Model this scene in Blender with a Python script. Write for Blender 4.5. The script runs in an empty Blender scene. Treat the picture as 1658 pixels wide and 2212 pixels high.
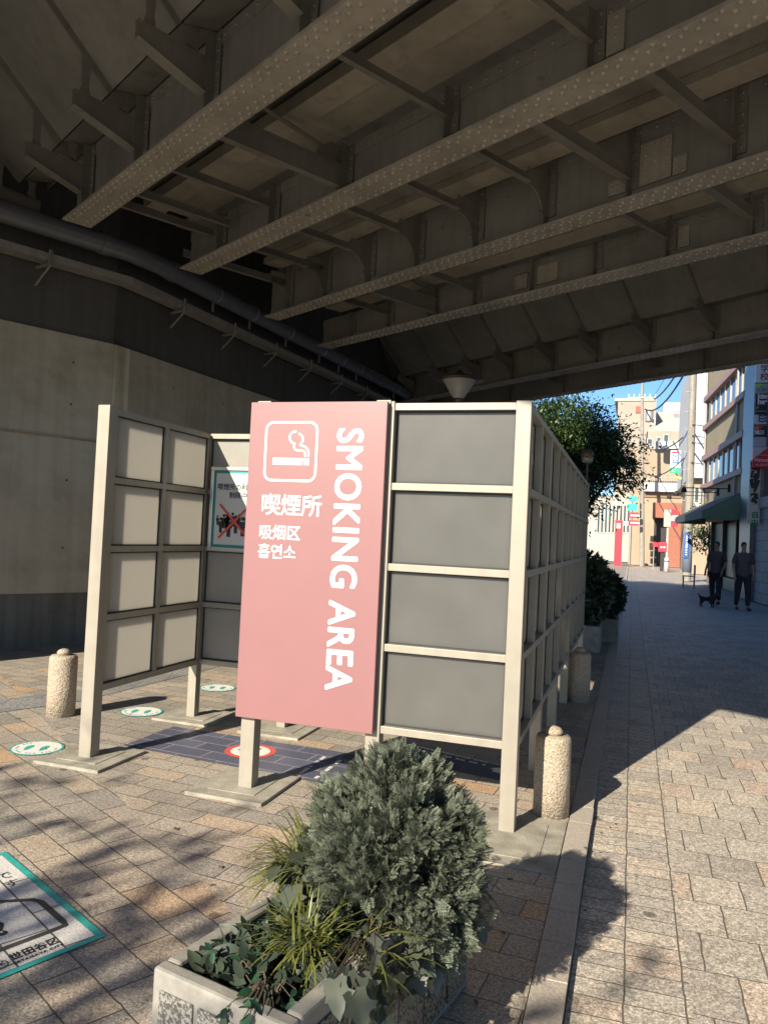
import bpy, bmesh, math, random
import numpy as np
from mathutils import Vector, Matrix
random.seed(7); rng = np.random.default_rng(11)
R = math.radians
scene = bpy.context.scene
col = scene.collection

# ------------------------------------------------------------------ camera, sky, sun, exposure
CX, CY, F = 829.0, 1106.0, 1665.0          # photograph measured at 1658 x 2212
CAMM = Matrix(((0.951, -0.036, 0.307), (0.305, -0.041, -0.951), (0.047, 0.999, -0.027)))
_q = CAMM.to_quaternion(); _q.normalize(); CAMM = _q.to_matrix()
CAM = Vector((0, 0, 1.5))
cd = bpy.data.cameras.new('camera'); cam = bpy.data.objects.new('camera', cd); col.objects.link(cam)
cam.matrix_world = Matrix.Translation(CAM) @ CAMM.to_4x4()
cd.sensor_fit = 'VERTICAL'; cd.sensor_height = 24.0; cd.lens = 24.0 * F / 2212
cd.clip_start = 0.05; cd.clip_end = 2000
scene.camera = cam

SUN_EL, SUN_AZ = 27.5, 18.5                 # azimuth: direction the light travels, from +Y towards +X
world = bpy.data.worlds.new('World'); scene.world = world; world.use_nodes = True
wn = world.node_tree; bg = wn.nodes['Background']
sky = wn.nodes.new('ShaderNodeTexSky'); sky.sky_type = 'NISHITA'; sky.sun_disc = False
sky.sun_elevation = R(SUN_EL); sky.sun_rotation = R(180 + SUN_AZ); sky.air_density = 1.0; sky.dust_density = 0.3; sky.ozone_density = 2.5
tn = wn.nodes.new('ShaderNodeMixRGB'); tn.blend_type = 'MULTIPLY'; tn.inputs[0].default_value = 1; tn.inputs[2].default_value = (0.52, 0.70, 0.93, 1)
wn.links.new(sky.outputs[0], tn.inputs[1]); wn.links.new(tn.outputs[0], bg.inputs[0]); bg.inputs[1].default_value = 0.095
sd = bpy.data.lights.new('sun', 'SUN'); sd.energy = 5.0; sd.angle = R(0.5); sd.color = (1.0, 0.90, 0.74)
so = bpy.data.objects.new('sun', sd); col.objects.link(so)
tv = Vector((math.sin(R(SUN_AZ)) * math.cos(R(SUN_EL)), math.cos(R(SUN_AZ)) * math.cos(R(SUN_EL)), -math.sin(R(SUN_EL))))
so.rotation_euler = tv.to_track_quat('-Z', 'Y').to_euler(); so.location = (-4, -12, 9)
scene.view_settings.view_transform = 'Standard'; scene.view_settings.look = 'None'
scene.view_settings.exposure = 1.12; scene.view_settings.gamma = 1.0
scene.cycles.use_denoising = True; scene.cycles.max_bounces = 8; scene.cycles.diffuse_bounces = 5
scene.cycles.sample_clamp_indirect = 4.0

# ------------------------------------------------------------------ helpers
def ray(px, py):
    return CAMM @ Vector((px - CX, -(py - CY), -F))
def at(px, py, y):                          # a measured photo point on the vertical plane Y = y
    d = ray(px, py); return CAM + d * (y / d.y)
def gnd(px, py, z=0.0):
    d = ray(px, py); return CAM + d * ((z - CAM.z) / d.z)

def N(nt, t, **kw):
    n = nt.nodes.new('ShaderNode' + t)
    for k, v in kw.items():
        if k.startswith('i_'): n.inputs[k[2:].replace('_', ' ')].default_value = v
        else: setattr(n, k, v)
    return n
def ramp(nt, stops, interp='LINEAR'):
    r = nt.nodes.new('ShaderNodeValToRGB'); cr = r.color_ramp; cr.interpolation = interp
    while len(cr.elements) < len(stops): cr.elements.new(0.5)
    for e, (p, c) in zip(cr.elements, stops): e.position = p; e.color = (*c, 1) if len(c) == 3 else c
    return r
def newmat(name):
    m = bpy.data.materials.new(name); m.use_nodes = True
    nt = m.node_tree; return m, nt, nt.nodes['Principled BSDF']
def mul(nt, a, b, fac=1.0, mode='MULTIPLY'):
    x = N(nt, 'MixRGB', blend_type=mode); x.inputs[0].default_value = fac
    nt.links.new(a, x.inputs[1]); nt.links.new(b, x.inputs[2]); return x.outputs[0]

_mats = {}
def mat(name, c, rough=0.6, metal=0.0, var=0.15, scale=6.0, bump=0.0, bscale=60.0, coat=0.0, streak=0.0, spec=0.5):
    """plain surface with mottled colour, optional vertical dirt streaks and fine bump"""
    if name in _mats: return _mats[name]
    m, nt, b = newmat(name); L = nt.links
    tc = N(nt, 'TexCoord')
    n1 = N(nt, 'TexNoise', i_Scale=scale, i_Detail=6.0, i_Roughness=0.6); L.new(tc.outputs['Object'], n1.inputs['Vector'])
    r1 = ramp(nt, [(0.25, (1 - var,) * 3), (0.75, (1 + var,) * 3)]); L.new(n1.outputs['Fac'], r1.inputs[0])
    rgb = N(nt, 'RGB'); rgb.outputs[0].default_value = (*c, 1)
    out = mul(nt, rgb.outputs[0], r1.outputs[0])
    if streak:
        mp = N(nt, 'Mapping'); mp.inputs['Scale'].default_value = (14, 14, 0.7); L.new(tc.outputs['Object'], mp.inputs[0])
        n2 = N(nt, 'TexNoise', i_Scale=1.0, i_Detail=5.0); L.new(mp.outputs[0], n2.inputs['Vector'])
        r2 = ramp(nt, [(0.35, (1 - streak,) * 3), (0.6, (1, 1, 1))]); L.new(n2.outputs['Fac'], r2.inputs[0])
        out = mul(nt, out, r2.outputs[0])
    L.new(out, b.inputs['Base Color'])
    b.inputs['Roughness'].default_value = rough; b.inputs['Metallic'].default_value = metal
    b.inputs['Coat Weight'].default_value = coat; b.inputs['Coat Roughness'].default_value = 0.15
    b.inputs['Specular IOR Level'].default_value = spec
    if bump:
        n3 = N(nt, 'TexNoise', i_Scale=bscale, i_Detail=4.0); L.new(tc.outputs['Object'], n3.inputs['Vector'])
        bp = N(nt, 'Bump'); bp.inputs['Strength'].default_value = bump; bp.inputs['Distance'].default_value = 0.02
        L.new(n3.outputs['Fac'], bp.inputs['Height']); L.new(bp.outputs[0], b.inputs['Normal'])
    _mats[name] = m; return m

class MB:
    """collects shapes, then links them as one mesh object"""
    def __init__(s): s.v = []; s.f = []; s.sm = []
    def add(s, vs, fs, smooth=False):
        o = len(s.v); s.v += [tuple(v) for v in vs]; s.f += [tuple(o + i for i in f) for f in fs]; s.sm += [smooth] * len(fs); return s
    def box(s, x0, y0, z0, x1, y1, z1):
        x0, x1 = sorted((x0, x1)); y0, y1 = sorted((y0, y1)); z0, z1 = sorted((z0, z1))
        v = [(x0,y0,z0),(x1,y0,z0),(x1,y1,z0),(x0,y1,z0),(x0,y0,z1),(x1,y0,z1),(x1,y1,z1),(x0,y1,z1)]
        return s.add(v, [(3,2,1,0),(4,5,6,7),(0,1,5,4),(1,2,6,5),(2,3,7,6),(3,0,4,7)])
    def hexa(s, b4, t4):                    # bottom ring, top ring (counter-clockwise from above)
        return s.add(list(b4) + list(t4), [(3,2,1,0),(4,5,6,7),(0,1,5,4),(1,2,6,5),(2,3,7,6),(3,0,4,7)])
    def bar(s, p, q, w, h, up=(0,0,1)):     # a square bar from p to q, w across and h along up
        p, q = Vector(p), Vector(q); d = (q - p).normalized(); up = Vector(up)
        sx = d.cross(up)
        if sx.length < 1e-4: sx = d.cross(Vector((1,0,0)))
        sx.normalize(); uz = sx.cross(d).normalized(); sx *= w / 2; uz *= h / 2
        r = lambda c: [c - sx - uz, c + sx - uz, c + sx + uz, c - sx + uz]
        return s.add(r(p) + r(q), [(3,2,1,0),(4,5,6,7),(0,1,5,4),(1,2,6,5),(2,3,7,6),(3,0,4,7)])
    def prism(s, poly, d):                  # a planar outline pushed along d
        n = len(poly); d = Vector(d); poly = [Vector(p) for p in poly]
        return s.add(poly + [p + d for p in poly], [tuple(range(n))[::-1], tuple(range(n, 2*n))] + [(i, (i+1) % n, n + (i+1) % n, n + i) for i in range(n)])
    def tube(s, pts, r, seg=10, cap=True, smooth=True):
        pts = [Vector(p) for p in pts]; rs = r if isinstance(r, (list, tuple)) else [r] * len(pts); vs = []; fs = []
        ref = None
        for i, p in enumerate(pts):
            d = (pts[min(i+1, len(pts)-1)] - pts[max(i-1, 0)]).normalized()
            if ref is None: ref = Vector((0,0,1)) if abs(d.z) < 0.9 else Vector((1,0,0))
            a = d.cross(ref).normalized(); b = a.cross(d).normalized(); ref = b
            vs += [p + (a * math.cos(2*math.pi*k/seg) + b * math.sin(2*math.pi*k/seg)) * rs[i] for k in range(seg)]
        for i in range(len(pts)-1):
            fs += [(i*seg+k, i*seg+(k+1) % seg, (i+1)*seg+(k+1) % seg, (i+1)*seg+k) for k in range(seg)]
        s.add(vs, fs, smooth)
        if cap:
            n = len(pts)-1; s.add([vs[k] for k in range(seg)], [tuple(range(seg))[::-1]]); s.add([vs[n*seg+k] for k in range(seg)], [tuple(range(seg))])
        return s
    def lathe(s, prof, c=(0,0,0), seg=28, smooth=True, jit=0.0):
        vs = []; fs = []
        for r, z in prof:
            for k in range(seg):
                rr = r * (1 + random.uniform(-jit, jit)); a = 2*math.pi*k/seg
                vs.append((c[0] + rr*math.cos(a), c[1] + rr*math.sin(a), c[2] + z))
        for i in range(len(prof)-1):
            fs += [(i*seg+k, i*seg+(k+1) % seg, (i+1)*seg+(k+1) % seg, (i+1)*seg+k) for k in range(seg)]
        fs += [tuple(range(seg))[::-1], tuple((len(prof)-1)*seg+k for k in range(seg))]
        return s.add(vs, fs, smooth)
    def dome(s, c, nrm, r, h, seg=6):       # rivet head
        c, nrm = Vector(c), Vector(nrm).normalized()
        a = nrm.orthogonal().normalized(); b = nrm.cross(a); vs = []
        for rr, hh in ((1, 0), (0.8, 0.6)):
            vs += [c + (a*math.cos(2*math.pi*k/seg) + b*math.sin(2*math.pi*k/seg))*r*rr + nrm*h*hh for k in range(seg)]
        vs.append(c + nrm*h)
        return s.add(vs, [(k, (k+1) % seg, seg+(k+1) % seg, seg+k) for k in range(seg)] + [(seg+k, seg+(k+1) % seg, 2*seg) for k in range(seg)], True)
    def build(s, name, m=None, parent=None, bevel=0.0, local=False):
        me = bpy.data.meshes.new(name); me.from_pydata(s.v, [], s.f)
        me.polygons.foreach_set('use_smooth', s.sm); me.update()
        o = bpy.data.objects.new(name, me); col.objects.link(o)
        if m: me.materials.append(m)
        if parent:
            o.parent = parent
            if parent.parent is None and not local: o.location = -Vector(parent.location)
        if bevel:
            b = o.modifiers.new('bevel', 'BEVEL'); b.width = bevel; b.segments = 2; b.limit_method = 'ANGLE'
            b.harden_normals = False
        return o

def tag(o, label=None, cat=None, group=None, kind=None):
    if label: o['label'] = label
    if cat: o['category'] = cat
    if group: o['group'] = group
    if kind: o['kind'] = kind
    return o
def thing(name, loc, label, cat, group=None):
    o = bpy.data.objects.new(name, None); col.objects.link(o); o.location = loc; o.empty_display_size = 0.1
    return tag(o, label, cat, group)
def struct(name, mb, m): return tag(mb.build(name, m), kind='structure')
def copy_tree(o, parent=None):
    c = o.copy(); col.objects.link(c)
    if parent: c.parent = parent
    for ch in [x for x in bpy.data.objects if x.parent == o]: copy_tree(ch, c)
    return c

def text_mesh(name, s, size, m, parent, org, xd, yd, bold=0.0, offset=0.0, align='LEFT', th=0.0008, sx=1.0, fit=0, spacing=1.0, line=1.0):
    """lettering as flat geometry: origin, reading direction and up direction in the world"""
    cu = bpy.data.curves.new('tmp', 'FONT'); cu.body = s; cu.size = size; cu.offset = offset; cu.align_x = align; cu.resolution_u = 4
    cu.space_character = spacing; cu.space_line = line
    t = bpy.data.objects.new('tmp', cu); col.objects.link(t); bpy.context.view_layer.update()
    me = bpy.data.meshes.new_from_object(t.evaluated_get(bpy.context.evaluated_depsgraph_get()))
    vs = [tuple(v.co) for v in me.vertices]; fs = [tuple(p.vertices) for p in me.polygons]
    bpy.data.objects.remove(t); bpy.data.curves.remove(cu); bpy.data.meshes.remove(me)
    if fit: xs = [v[0] for v in vs]; sx = fit/(max(xs)-min(xs)); vs = [(v[0]-min(xs), v[1], v[2]) for v in vs]
    xd = Vector(xd).normalized(); yd = Vector(yd).normalized(); n = xd.cross(yd); org = Vector(org); mb = MB()
    sh = [(0, 0)] if not bold else [(0, 0), (bold, 0), (-bold, 0), (0, bold), (0, -bold), (bold*.7, bold*.7), (-bold*.7, -bold*.7), (bold*.7, -bold*.7), (-bold*.7, bold*.7)]
    for i, (dx, dy) in enumerate(sh):
        mb.add([org + xd*(v[0]*sx + dx) + yd*(v[1] + dy) + n*(th + i*0.00015) for v in vs], fs)
    return mb.build(name, m, parent)

# ------------------------------------------------------------------ ground materials
def paver_mat(name, zones, base, speck=(0.40, 1.7), joint=(0.075, 0.062, 0.05), tone=1.0, wear=0.5):
    """stone pavers: zones = [(angle, brick_w, row_h, offset_amount, mask or None)]"""
    m, nt, b = newmat(name); L = nt.links
    tc = N(nt, 'TexCoord'); sepm = N(nt, 'SeparateXYZ'); L.new(tc.outputs['Object'], sepm.inputs[0])
    dn = N(nt, 'TexNoise', i_Scale=9.0, i_Detail=5.0); L.new(tc.outputs['Object'], dn.inputs['Vector'])
    ds = N(nt, 'VectorMath', operation='SUBTRACT'); ds.inputs[1].default_value = (0.5, 0.5, 0.5); L.new(dn.outputs['Color'], ds.inputs[0])
    dm = N(nt, 'VectorMath', operation='SCALE'); dm.inputs['Scale'].default_value = 0.016; L.new(ds.outputs[0], dm.inputs[0])
    da = N(nt, 'VectorMath', operation='ADD'); L.new(tc.outputs['Object'], da.inputs[0]); L.new(dm.outputs[0], da.inputs[1])
    tint = fac = None
    for ang, bw, rh, off, mask in zones:
        mp = N(nt, 'Mapping'); mp.inputs['Rotation'].default_value = (0, 0, -R(ang)); mp.inputs['Location'].default_value = (3.13, 7.07, 0)
        L.new(da.outputs[0], mp.inputs[0])
        br = N(nt, 'TexBrick', offset=off, offset_frequency=2, squash=1.0)
        br.inputs['Color1'].default_value = (0, 0, 0, 1); br.inputs['Color2'].default_value = (1, 1, 1, 1); br.inputs['Mortar'].default_value = (0.5, 0.5, 0.5, 1)
        br.inputs['Scale'].default_value = 1.0; br.inputs['Mortar Size'].default_value = 0.0034; br.inputs['Mortar Smooth'].default_value = 0.35
        br.inputs['Brick Width'].default_value = bw; br.inputs['Row Height'].default_value = rh
        L.new(mp.outputs[0], br.inputs['Vector'])
        if tint is None: tint, fac = br.outputs['Color'], br.outputs['Fac']
        else:
            a, bb, cc = mask                 # a*x + b*y > c picks the new zone
            m1 = N(nt, 'Math', operation='MULTIPLY'); m1.inputs[1].default_value = a; L.new(sepm.outputs[0], m1.inputs[0])
            m2 = N(nt, 'Math', operation='MULTIPLY_ADD'); m2.inputs[1].default_value = bb; L.new(sepm.outputs[1], m2.inputs[0]); L.new(m1.outputs[0], m2.inputs[2])
            m3 = N(nt, 'Math', operation='GREATER_THAN'); m3.inputs[1].default_value = cc; L.new(m2.outputs[0], m3.inputs[0])
            t2 = N(nt, 'MixRGB'); L.new(m3.outputs[0], t2.inputs[0]); L.new(tint, t2.inputs[1]); L.new(br.outputs['Color'], t2.inputs[2])
            f2 = N(nt, 'MixRGB'); L.new(m3.outputs[0], f2.inputs[0]); L.new(fac, f2.inputs[1]); L.new(br.outputs['Fac'], f2.inputs[2])
            tint, fac = t2.outputs[0], f2.outputs[0]
    rc = ramp(nt, base, 'LINEAR'); L.new(tint, rc.inputs[0])
    # granite speckle at two sizes
    s1 = N(nt, 'TexNoise', i_Scale=120.0, i_Detail=4.0, i_Roughness=0.7); L.new(tc.outputs['Object'], s1.inputs['Vector'])
    r1 = ramp(nt, [(0.33, (speck[0],)*3), (0.5, (0.95,)*3), (0.66, (speck[1],)*3)]); L.new(s1.outputs['Fac'], r1.inputs[0])
    c = mul(nt, rc.outputs[0], r1.outputs[0])
    s3 = N(nt, 'TexNoise', i_Scale=52.0, i_Detail=3.0, i_Roughness=0.6); L.new(tc.outputs['Object'], s3.inputs['Vector'])
    r5 = ramp(nt, [(0.36, (0.74, 0.73, 0.72)), (0.5, (1, 1, 1)), (0.64, (1.22, 1.2, 1.18))]); L.new(s3.outputs['Fac'], r5.inputs[0])
    c = mul(nt, c, r5.outputs[0])
    s2 = N(nt, 'TexNoise', i_Scale=2.3, i_Detail=8.0, i_Roughness=0.65); L.new(tc.outputs['Object'], s2.inputs['Vector'])
    r2 = ramp(nt, [(0.3, (0.66, 0.62, 0.57)), (0.55, (1, 1, 1)), (0.8, (1.1, 1.08, 1.05))]); L.new(s2.outputs['Fac'], r2.inputs[0])
    c = mul(nt, c, r2.outputs[0], wear)
    # trodden gum spots
    vo = N(nt, 'TexVoronoi', i_Scale=2.9); L.new(da.outputs[0], vo.inputs['Vector'])
    r3 = ramp(nt, [(0.062, (0.25, 0.24, 0.24)), (0.085, (1, 1, 1))]); L.new(vo.outputs['Distance'], r3.inputs[0])
    c = mul(nt, c, r3.outputs[0], 0.8)
    j = N(nt, 'RGB'); j.outputs[0].default_value = (*joint, 1)
    mx = N(nt, 'MixRGB'); L.new(fac, mx.inputs[0]); L.new(c, mx.inputs[1]); L.new(j.outputs[0], mx.inputs[2])
    L.new(mx.outputs[0], b.inputs['Base Color']); b.inputs['Roughness'].default_value = 0.62
    inv = N(nt, 'Math', operation='SUBTRACT'); inv.inputs[0].default_value = 1.0; L.new(fac, inv.inputs[1])
    hs = N(nt, 'Math', operation='MULTIPLY_ADD'); hs.inputs[1].default_value = 0.16; L.new(s1.outputs['Fac'], hs.inputs[0]); L.new(inv.outputs[0], hs.inputs[2])
    ht = N(nt, 'Math', operation='MULTIPLY_ADD'); ht.inputs[1].default_value = 0.35; L.new(tint, ht.inputs[0]); L.new(hs.outputs[0], ht.inputs[2])
    bp = N(nt, 'Bump'); bp.inputs['Strength'].default_value = 0.9; bp.inputs['Distance'].default_value = 0.006
    L.new(ht.outputs[0], bp.inputs['Height']); L.new(bp.outputs[0], b.inputs['Normal'])
    return m
warm = [(0.0, (0.245, 0.225, 0.195)), (0.3, (0.30, 0.265, 0.22)), (0.7, (0.345, 0.30, 0.245)), (0.9, (0.355, 0.295, 0.225)), (0.97, (0.40, 0.29, 0.19)), (1.0, (0.41, 0.275, 0.17))]
grey = [(0.0, (0.29, 0.26, 0.225)), (0.45, (0.36, 0.325, 0.275)), (0.8, (0.40, 0.35, 0.285)), (1.0, (0.38, 0.30, 0.24))]
M_PLAZA = paver_mat('plaza_pavers', [(-5.0, 0.31, 0.152, 0.5, None), (-27.5, 0.3, 0.165, 0.37, (-0.60, -0.80, -1.33))], warm)
M_ROAD = paver_mat('road_pavers', [(0.0, 0.215, 0.29, 0.5, None), (0.0, 0.1975, 0.108, 0.0, (-1.0, 0.0, -0.248))], [(p, tuple(x*1.14 for x in c)) for p, c in grey], joint=(0.12, 0.105, 0.085))
M_KERB = mat('kerb_granite', (0.36, 0.315, 0.265), 0.65, var=0.3, scale=90, bump=0.25, bscale=160)
M_GROUND = mat('far_ground_asphalt', (0.16, 0.15, 0.14), 0.85, var=0.2, scale=3)
M_CONC = mat('footing_concrete', (0.27, 0.25, 0.2), 0.8, var=0.42, scale=7, bump=0.3, bscale=90)

struct('ground', MB().add([(-600,-600,-.06),(600,-600,-.06),(600,900,-.06),(-600,900,-.06)], [(0,1,2,3)]), M_GROUND)
struct('plaza_paving', MB().add([(-30,-9,0),(-.272,-9,0),(-.272,60,0),(-30,60,0)], [(0,1,2,3)]), M_PLAZA)
_pb = [gnd(-60,1523), gnd(0,1512), gnd(180,1490), gnd(420,1437), gnd(600,1396), gnd(600,1408), gnd(430,1452), gnd(180,1514), gnd(0,1540), gnd(-60,1552)]
struct('paving_band', MB().add([p + Vector((0,0,.004)) for p in _pb], [(i, i+1, 8-i, 9-i) for i in range(4)]), paver_mat('grey_band_pavers', [(20.0, 0.4, 0.4, 0.5, None)], [(0.0, (.17,.17,.17)), (1.0, (.24,.235,.225))]))
struct('road', MB().add([(-.15,-9,-.03),(30,-9,-.03),(30,150,-.03),(-.15,150,-.03)], [(0,1,2,3)]), M_ROAD)
k = MB(); y = -8.0
while y < 58:
    l = 0.262 if y < 30 else 1.3; dz = random.uniform(-.0015, .0015)
    k.box(-.268 + random.uniform(-.001, .001), y + .003, -.055, -.152 + random.uniform(-.002, .002), y + l - .003, .004 + dz); y += l
struct('kerb_strip', k, M_KERB)

# ------------------------------------------------------------------ steel railway viaduct
U, NV = Vector((.861, -.509, 0)), Vector((.509, .861, 0))
def W(u, n, z): p = U*u + NV*n; return Vector((p.x, p.y, z))
def steel_mat(name, c, rough):
    m, nt, b = newmat(name); L = nt.links; g = N(nt, 'NewGeometry'); P0 = g.outputs['Position']
    n1 = N(nt, 'TexNoise', i_Scale=1.1, i_Detail=7.0, i_Roughness=.62); L.new(P0, n1.inputs['Vector'])
    r1 = ramp(nt, [(.3, tuple(x*.76 for x in c)), (.52, c), (.72, tuple(x*1.16 for x in c))]); L.new(n1.outputs['Fac'], r1.inputs[0])
    n2 = N(nt, 'TexNoise', i_Scale=3.6, i_Detail=9.0, i_Roughness=.7); L.new(P0, n2.inputs['Vector'])
    r2 = ramp(nt, [(.62, (0,0,0)), (.72, (.75,.75,.75))]); L.new(n2.outputs['Fac'], r2.inputs[0])
    mx = N(nt, 'MixRGB'); mx.inputs[2].default_value = (.085, .05, .032, 1); L.new(r2.outputs[0], mx.inputs[0]); L.new(r1.outputs[0], mx.inputs[1])
    mp = N(nt, 'Mapping'); mp.inputs['Scale'].default_value = (11, 11, .8); L.new(P0, mp.inputs[0])
    n3 = N(nt, 'TexNoise', i_Scale=1.0, i_Detail=4.0); L.new(mp.outputs[0], n3.inputs['Vector'])
    r3 = ramp(nt, [(.34, (.72,.70,.66)), (.55, (1,1,1))]); L.new(n3.outputs['Fac'], r3.inputs[0])
    L.new(mul(nt, mx.outputs[0], r3.outputs[0], .4), b.inputs['Base Color'])
    rr = ramp(nt, [(.3, (rough-.12,)*3), (.7, (rough+.15,)*3)]); L.new(n2.outputs['Fac'], rr.inputs[0]); L.new(rr.outputs[0], b.inputs['Roughness'])
    bp = N(nt, 'Bump'); bp.inputs['Strength'].default_value = .08; bp.inputs['Distance'].default_value = .01; n4 = N(nt, 'TexNoise', i_Scale=7.0, i_Detail=5.0); L.new(P0, n4.inputs['Vector'])
    L.new(n4.outputs['Fac'], bp.inputs['Height']); L.new(bp.outputs[0], b.inputs['Normal']); return m
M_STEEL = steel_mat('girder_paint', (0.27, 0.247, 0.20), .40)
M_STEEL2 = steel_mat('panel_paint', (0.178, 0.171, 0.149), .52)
M_STEEL3 = steel_mat('shaded_bracing_paint', (0.14, 0.13, 0.108), .5)  # darker copy of the steel colour, so upright faces of the bracing look shaded
M_DECK = mat('deck_concrete', (0.2, 0.19, 0.17), 0.9)
via = thing('railway_viaduct', W(-8, 0, 4.6), 'low riveted steel railway viaduct in brown grey paint spanning the whole passage overhead', 'railway bridge')
ZF = 4.6
n5 = lambda u: 11.52 - .125*(u + 7.15); n6 = lambda u: 13.26 - .125*(u + 8.36)
c_ = lambda v: (lambda u: v)
URIGHT = 15.0
GIRD = [  # centre line n(u), left end, half flange width, web top, near-side stiffener stations
    (c_(-1.2), -9.5, .14, 6.2, []),
    (c_(2.80), -8.25, .15, 5.30, [-9.1 + 1.255*i for i in range(1, 9)]),
    (c_(4.35), -8.70, .15, 5.10, [-8.87, -7.90, -6.82, -5.62, -4.30, -2.98, -1.7, -.4]),
    (c_(6.18), -9.70, .13, 5.30, [-9.2, -8.32, -7.42, -6.54, -5.63, -4.70, -3.79, -2.84, -1.9, -.95]),
    (c_(7.75), -10.5, .14, 5.06, [-9.7, -8.79, -7.90, -7.04, -6.08, -5.17, -4.26, -3.35, -2.4, -1.4]),
    (n5, -15.6, .15, 5.55, [-11.7, -10.64, -9.69, -8.63, -7.62, -6.54, -5.43, -4.3, -3.2, -2.1]),
    (n6, -15.8, .12, 5.7, [-11.2, -9.6, -8.0, -6.4, -4.8, -3.2])]
def riv(mb, p, nrm, r=.0125): mb.dome(p, nrm, r*1.1, r*.85)
for gi, (nf, ul, hw, zt, stf) in enumerate(GIRD):
    g = thing('girder', (0,0,0), None, None); g.parent = via; g.location = -Vector(via.location)
    def P(u, dn, z): return W(u, nf(u) + dn, z)
    us = [ul, URIGHT]
    fl = MB()
    fl.hexa([P(ul,-hw,ZF), P(URIGHT,-hw,ZF), P(URIGHT,hw,ZF), P(ul,hw,ZF)], [P(ul,-hw,ZF+.016), P(URIGHT,-hw,ZF+.016), P(URIGHT,hw,ZF+.016), P(ul,hw,ZF+.016)])
    if gi in (1, 2, 3, 4):                  # cover plate, a touch narrower, from some way along
        u0 = ul + (2.4 if gi == 1 else 3.1)
        fl.hexa([P(u0,-hw+.004,ZF-.01), P(URIGHT,-hw+.004,ZF-.01), P(URIGHT,hw-.004,ZF-.01), P(u0,hw-.004,ZF-.01)], [P(u0,-hw+.004,ZF), P(URIGHT,-hw+.004,ZF), P(URIGHT,hw-.004,ZF), P(u0,hw-.004,ZF)])
    u = ul + .05; i = 0
    while u < 2.6 and gi > 0:
        zz = ZF - (.01 if gi in (1, 2, 3, 4) and u > ul + (2.4 if gi == 1 else 3.1) else 0)
        for k_, off in enumerate((-hw+.035, -hw+.085, hw-.085, hw-.035)):
            uu = u + (.052 if k_ % 2 else 0)
            riv(fl, P(uu, off, zz), (0,0,-1), .0175)
        u += .108; i += 1
    part_fl = fl.build('bottom_flange', M_STEEL, g, local=True)
    wb = MB(); t = .008
    wb.hexa([P(ul,-t,ZF+.016), P(URIGHT,-t,ZF+.016), P(URIGHT,t,ZF+.016), P(ul,t,ZF+.016)], [P(ul,-t,zt), P(URIGHT,-t,zt), P(URIGHT,t,zt), P(ul,t,zt)])
    # bottom and top angles
    for z0, z1 in ((ZF+.016, ZF+.11), (zt-.13, zt-.02)):
        wb.hexa([P(ul,-t-.012,z0), P(URIGHT,-t-.012,z0), P(URIGHT,-t,z0), P(ul,-t,z0)], [P(ul,-t-.012,z1), P(URIGHT,-t-.012,z1), P(URIGHT,-t,z1), P(ul,-t,z1)])
    u = ul + .1
    while u < 2.5 and gi in (1, 2, 3, 4, 5):
        riv(wb, P(u, -t-.012, zt-.075), -NV, .015); u += .155
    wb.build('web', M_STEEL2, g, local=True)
    for su in stf:
        if su < ul + .05: continue
        s = MB(); d = .10
        s.hexa([P(su-.006,-t-d,ZF+.016), P(su+.006,-t-d,ZF+.016), P(su+.006,-t-.012,ZF+.016), P(su-.006,-t-.012,ZF+.016)], [P(su-.006,-t-d,zt-.02), P(su+.006,-t-d,zt-.02), P(su+.006,-t-.012,zt-.02), P(su-.006,-t-.012,zt-.02)])
        s.hexa([P(su+.006,-t-.021,ZF+.116), P(su+.085,-t-.021,ZF+.116), P(su+.085,-t-.012,ZF+.116), P(su+.006,-t-.012,ZF+.116)], [P(su+.006,-t-.021,zt-.02), P(su+.085,-t-.021,zt-.02), P(su+.085,-t-.012,zt-.02), P(su+.006,-t-.012,zt-.02)])
        z = ZF + .17
        while z < zt - .06: riv(s, P(su+.046, -t-.021, z), -NV, .015); z += .09
        s.build('stiffener', M_STEEL3, g, local=True)

def part(name, mb, m): return mb.build(name, m, via)
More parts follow.
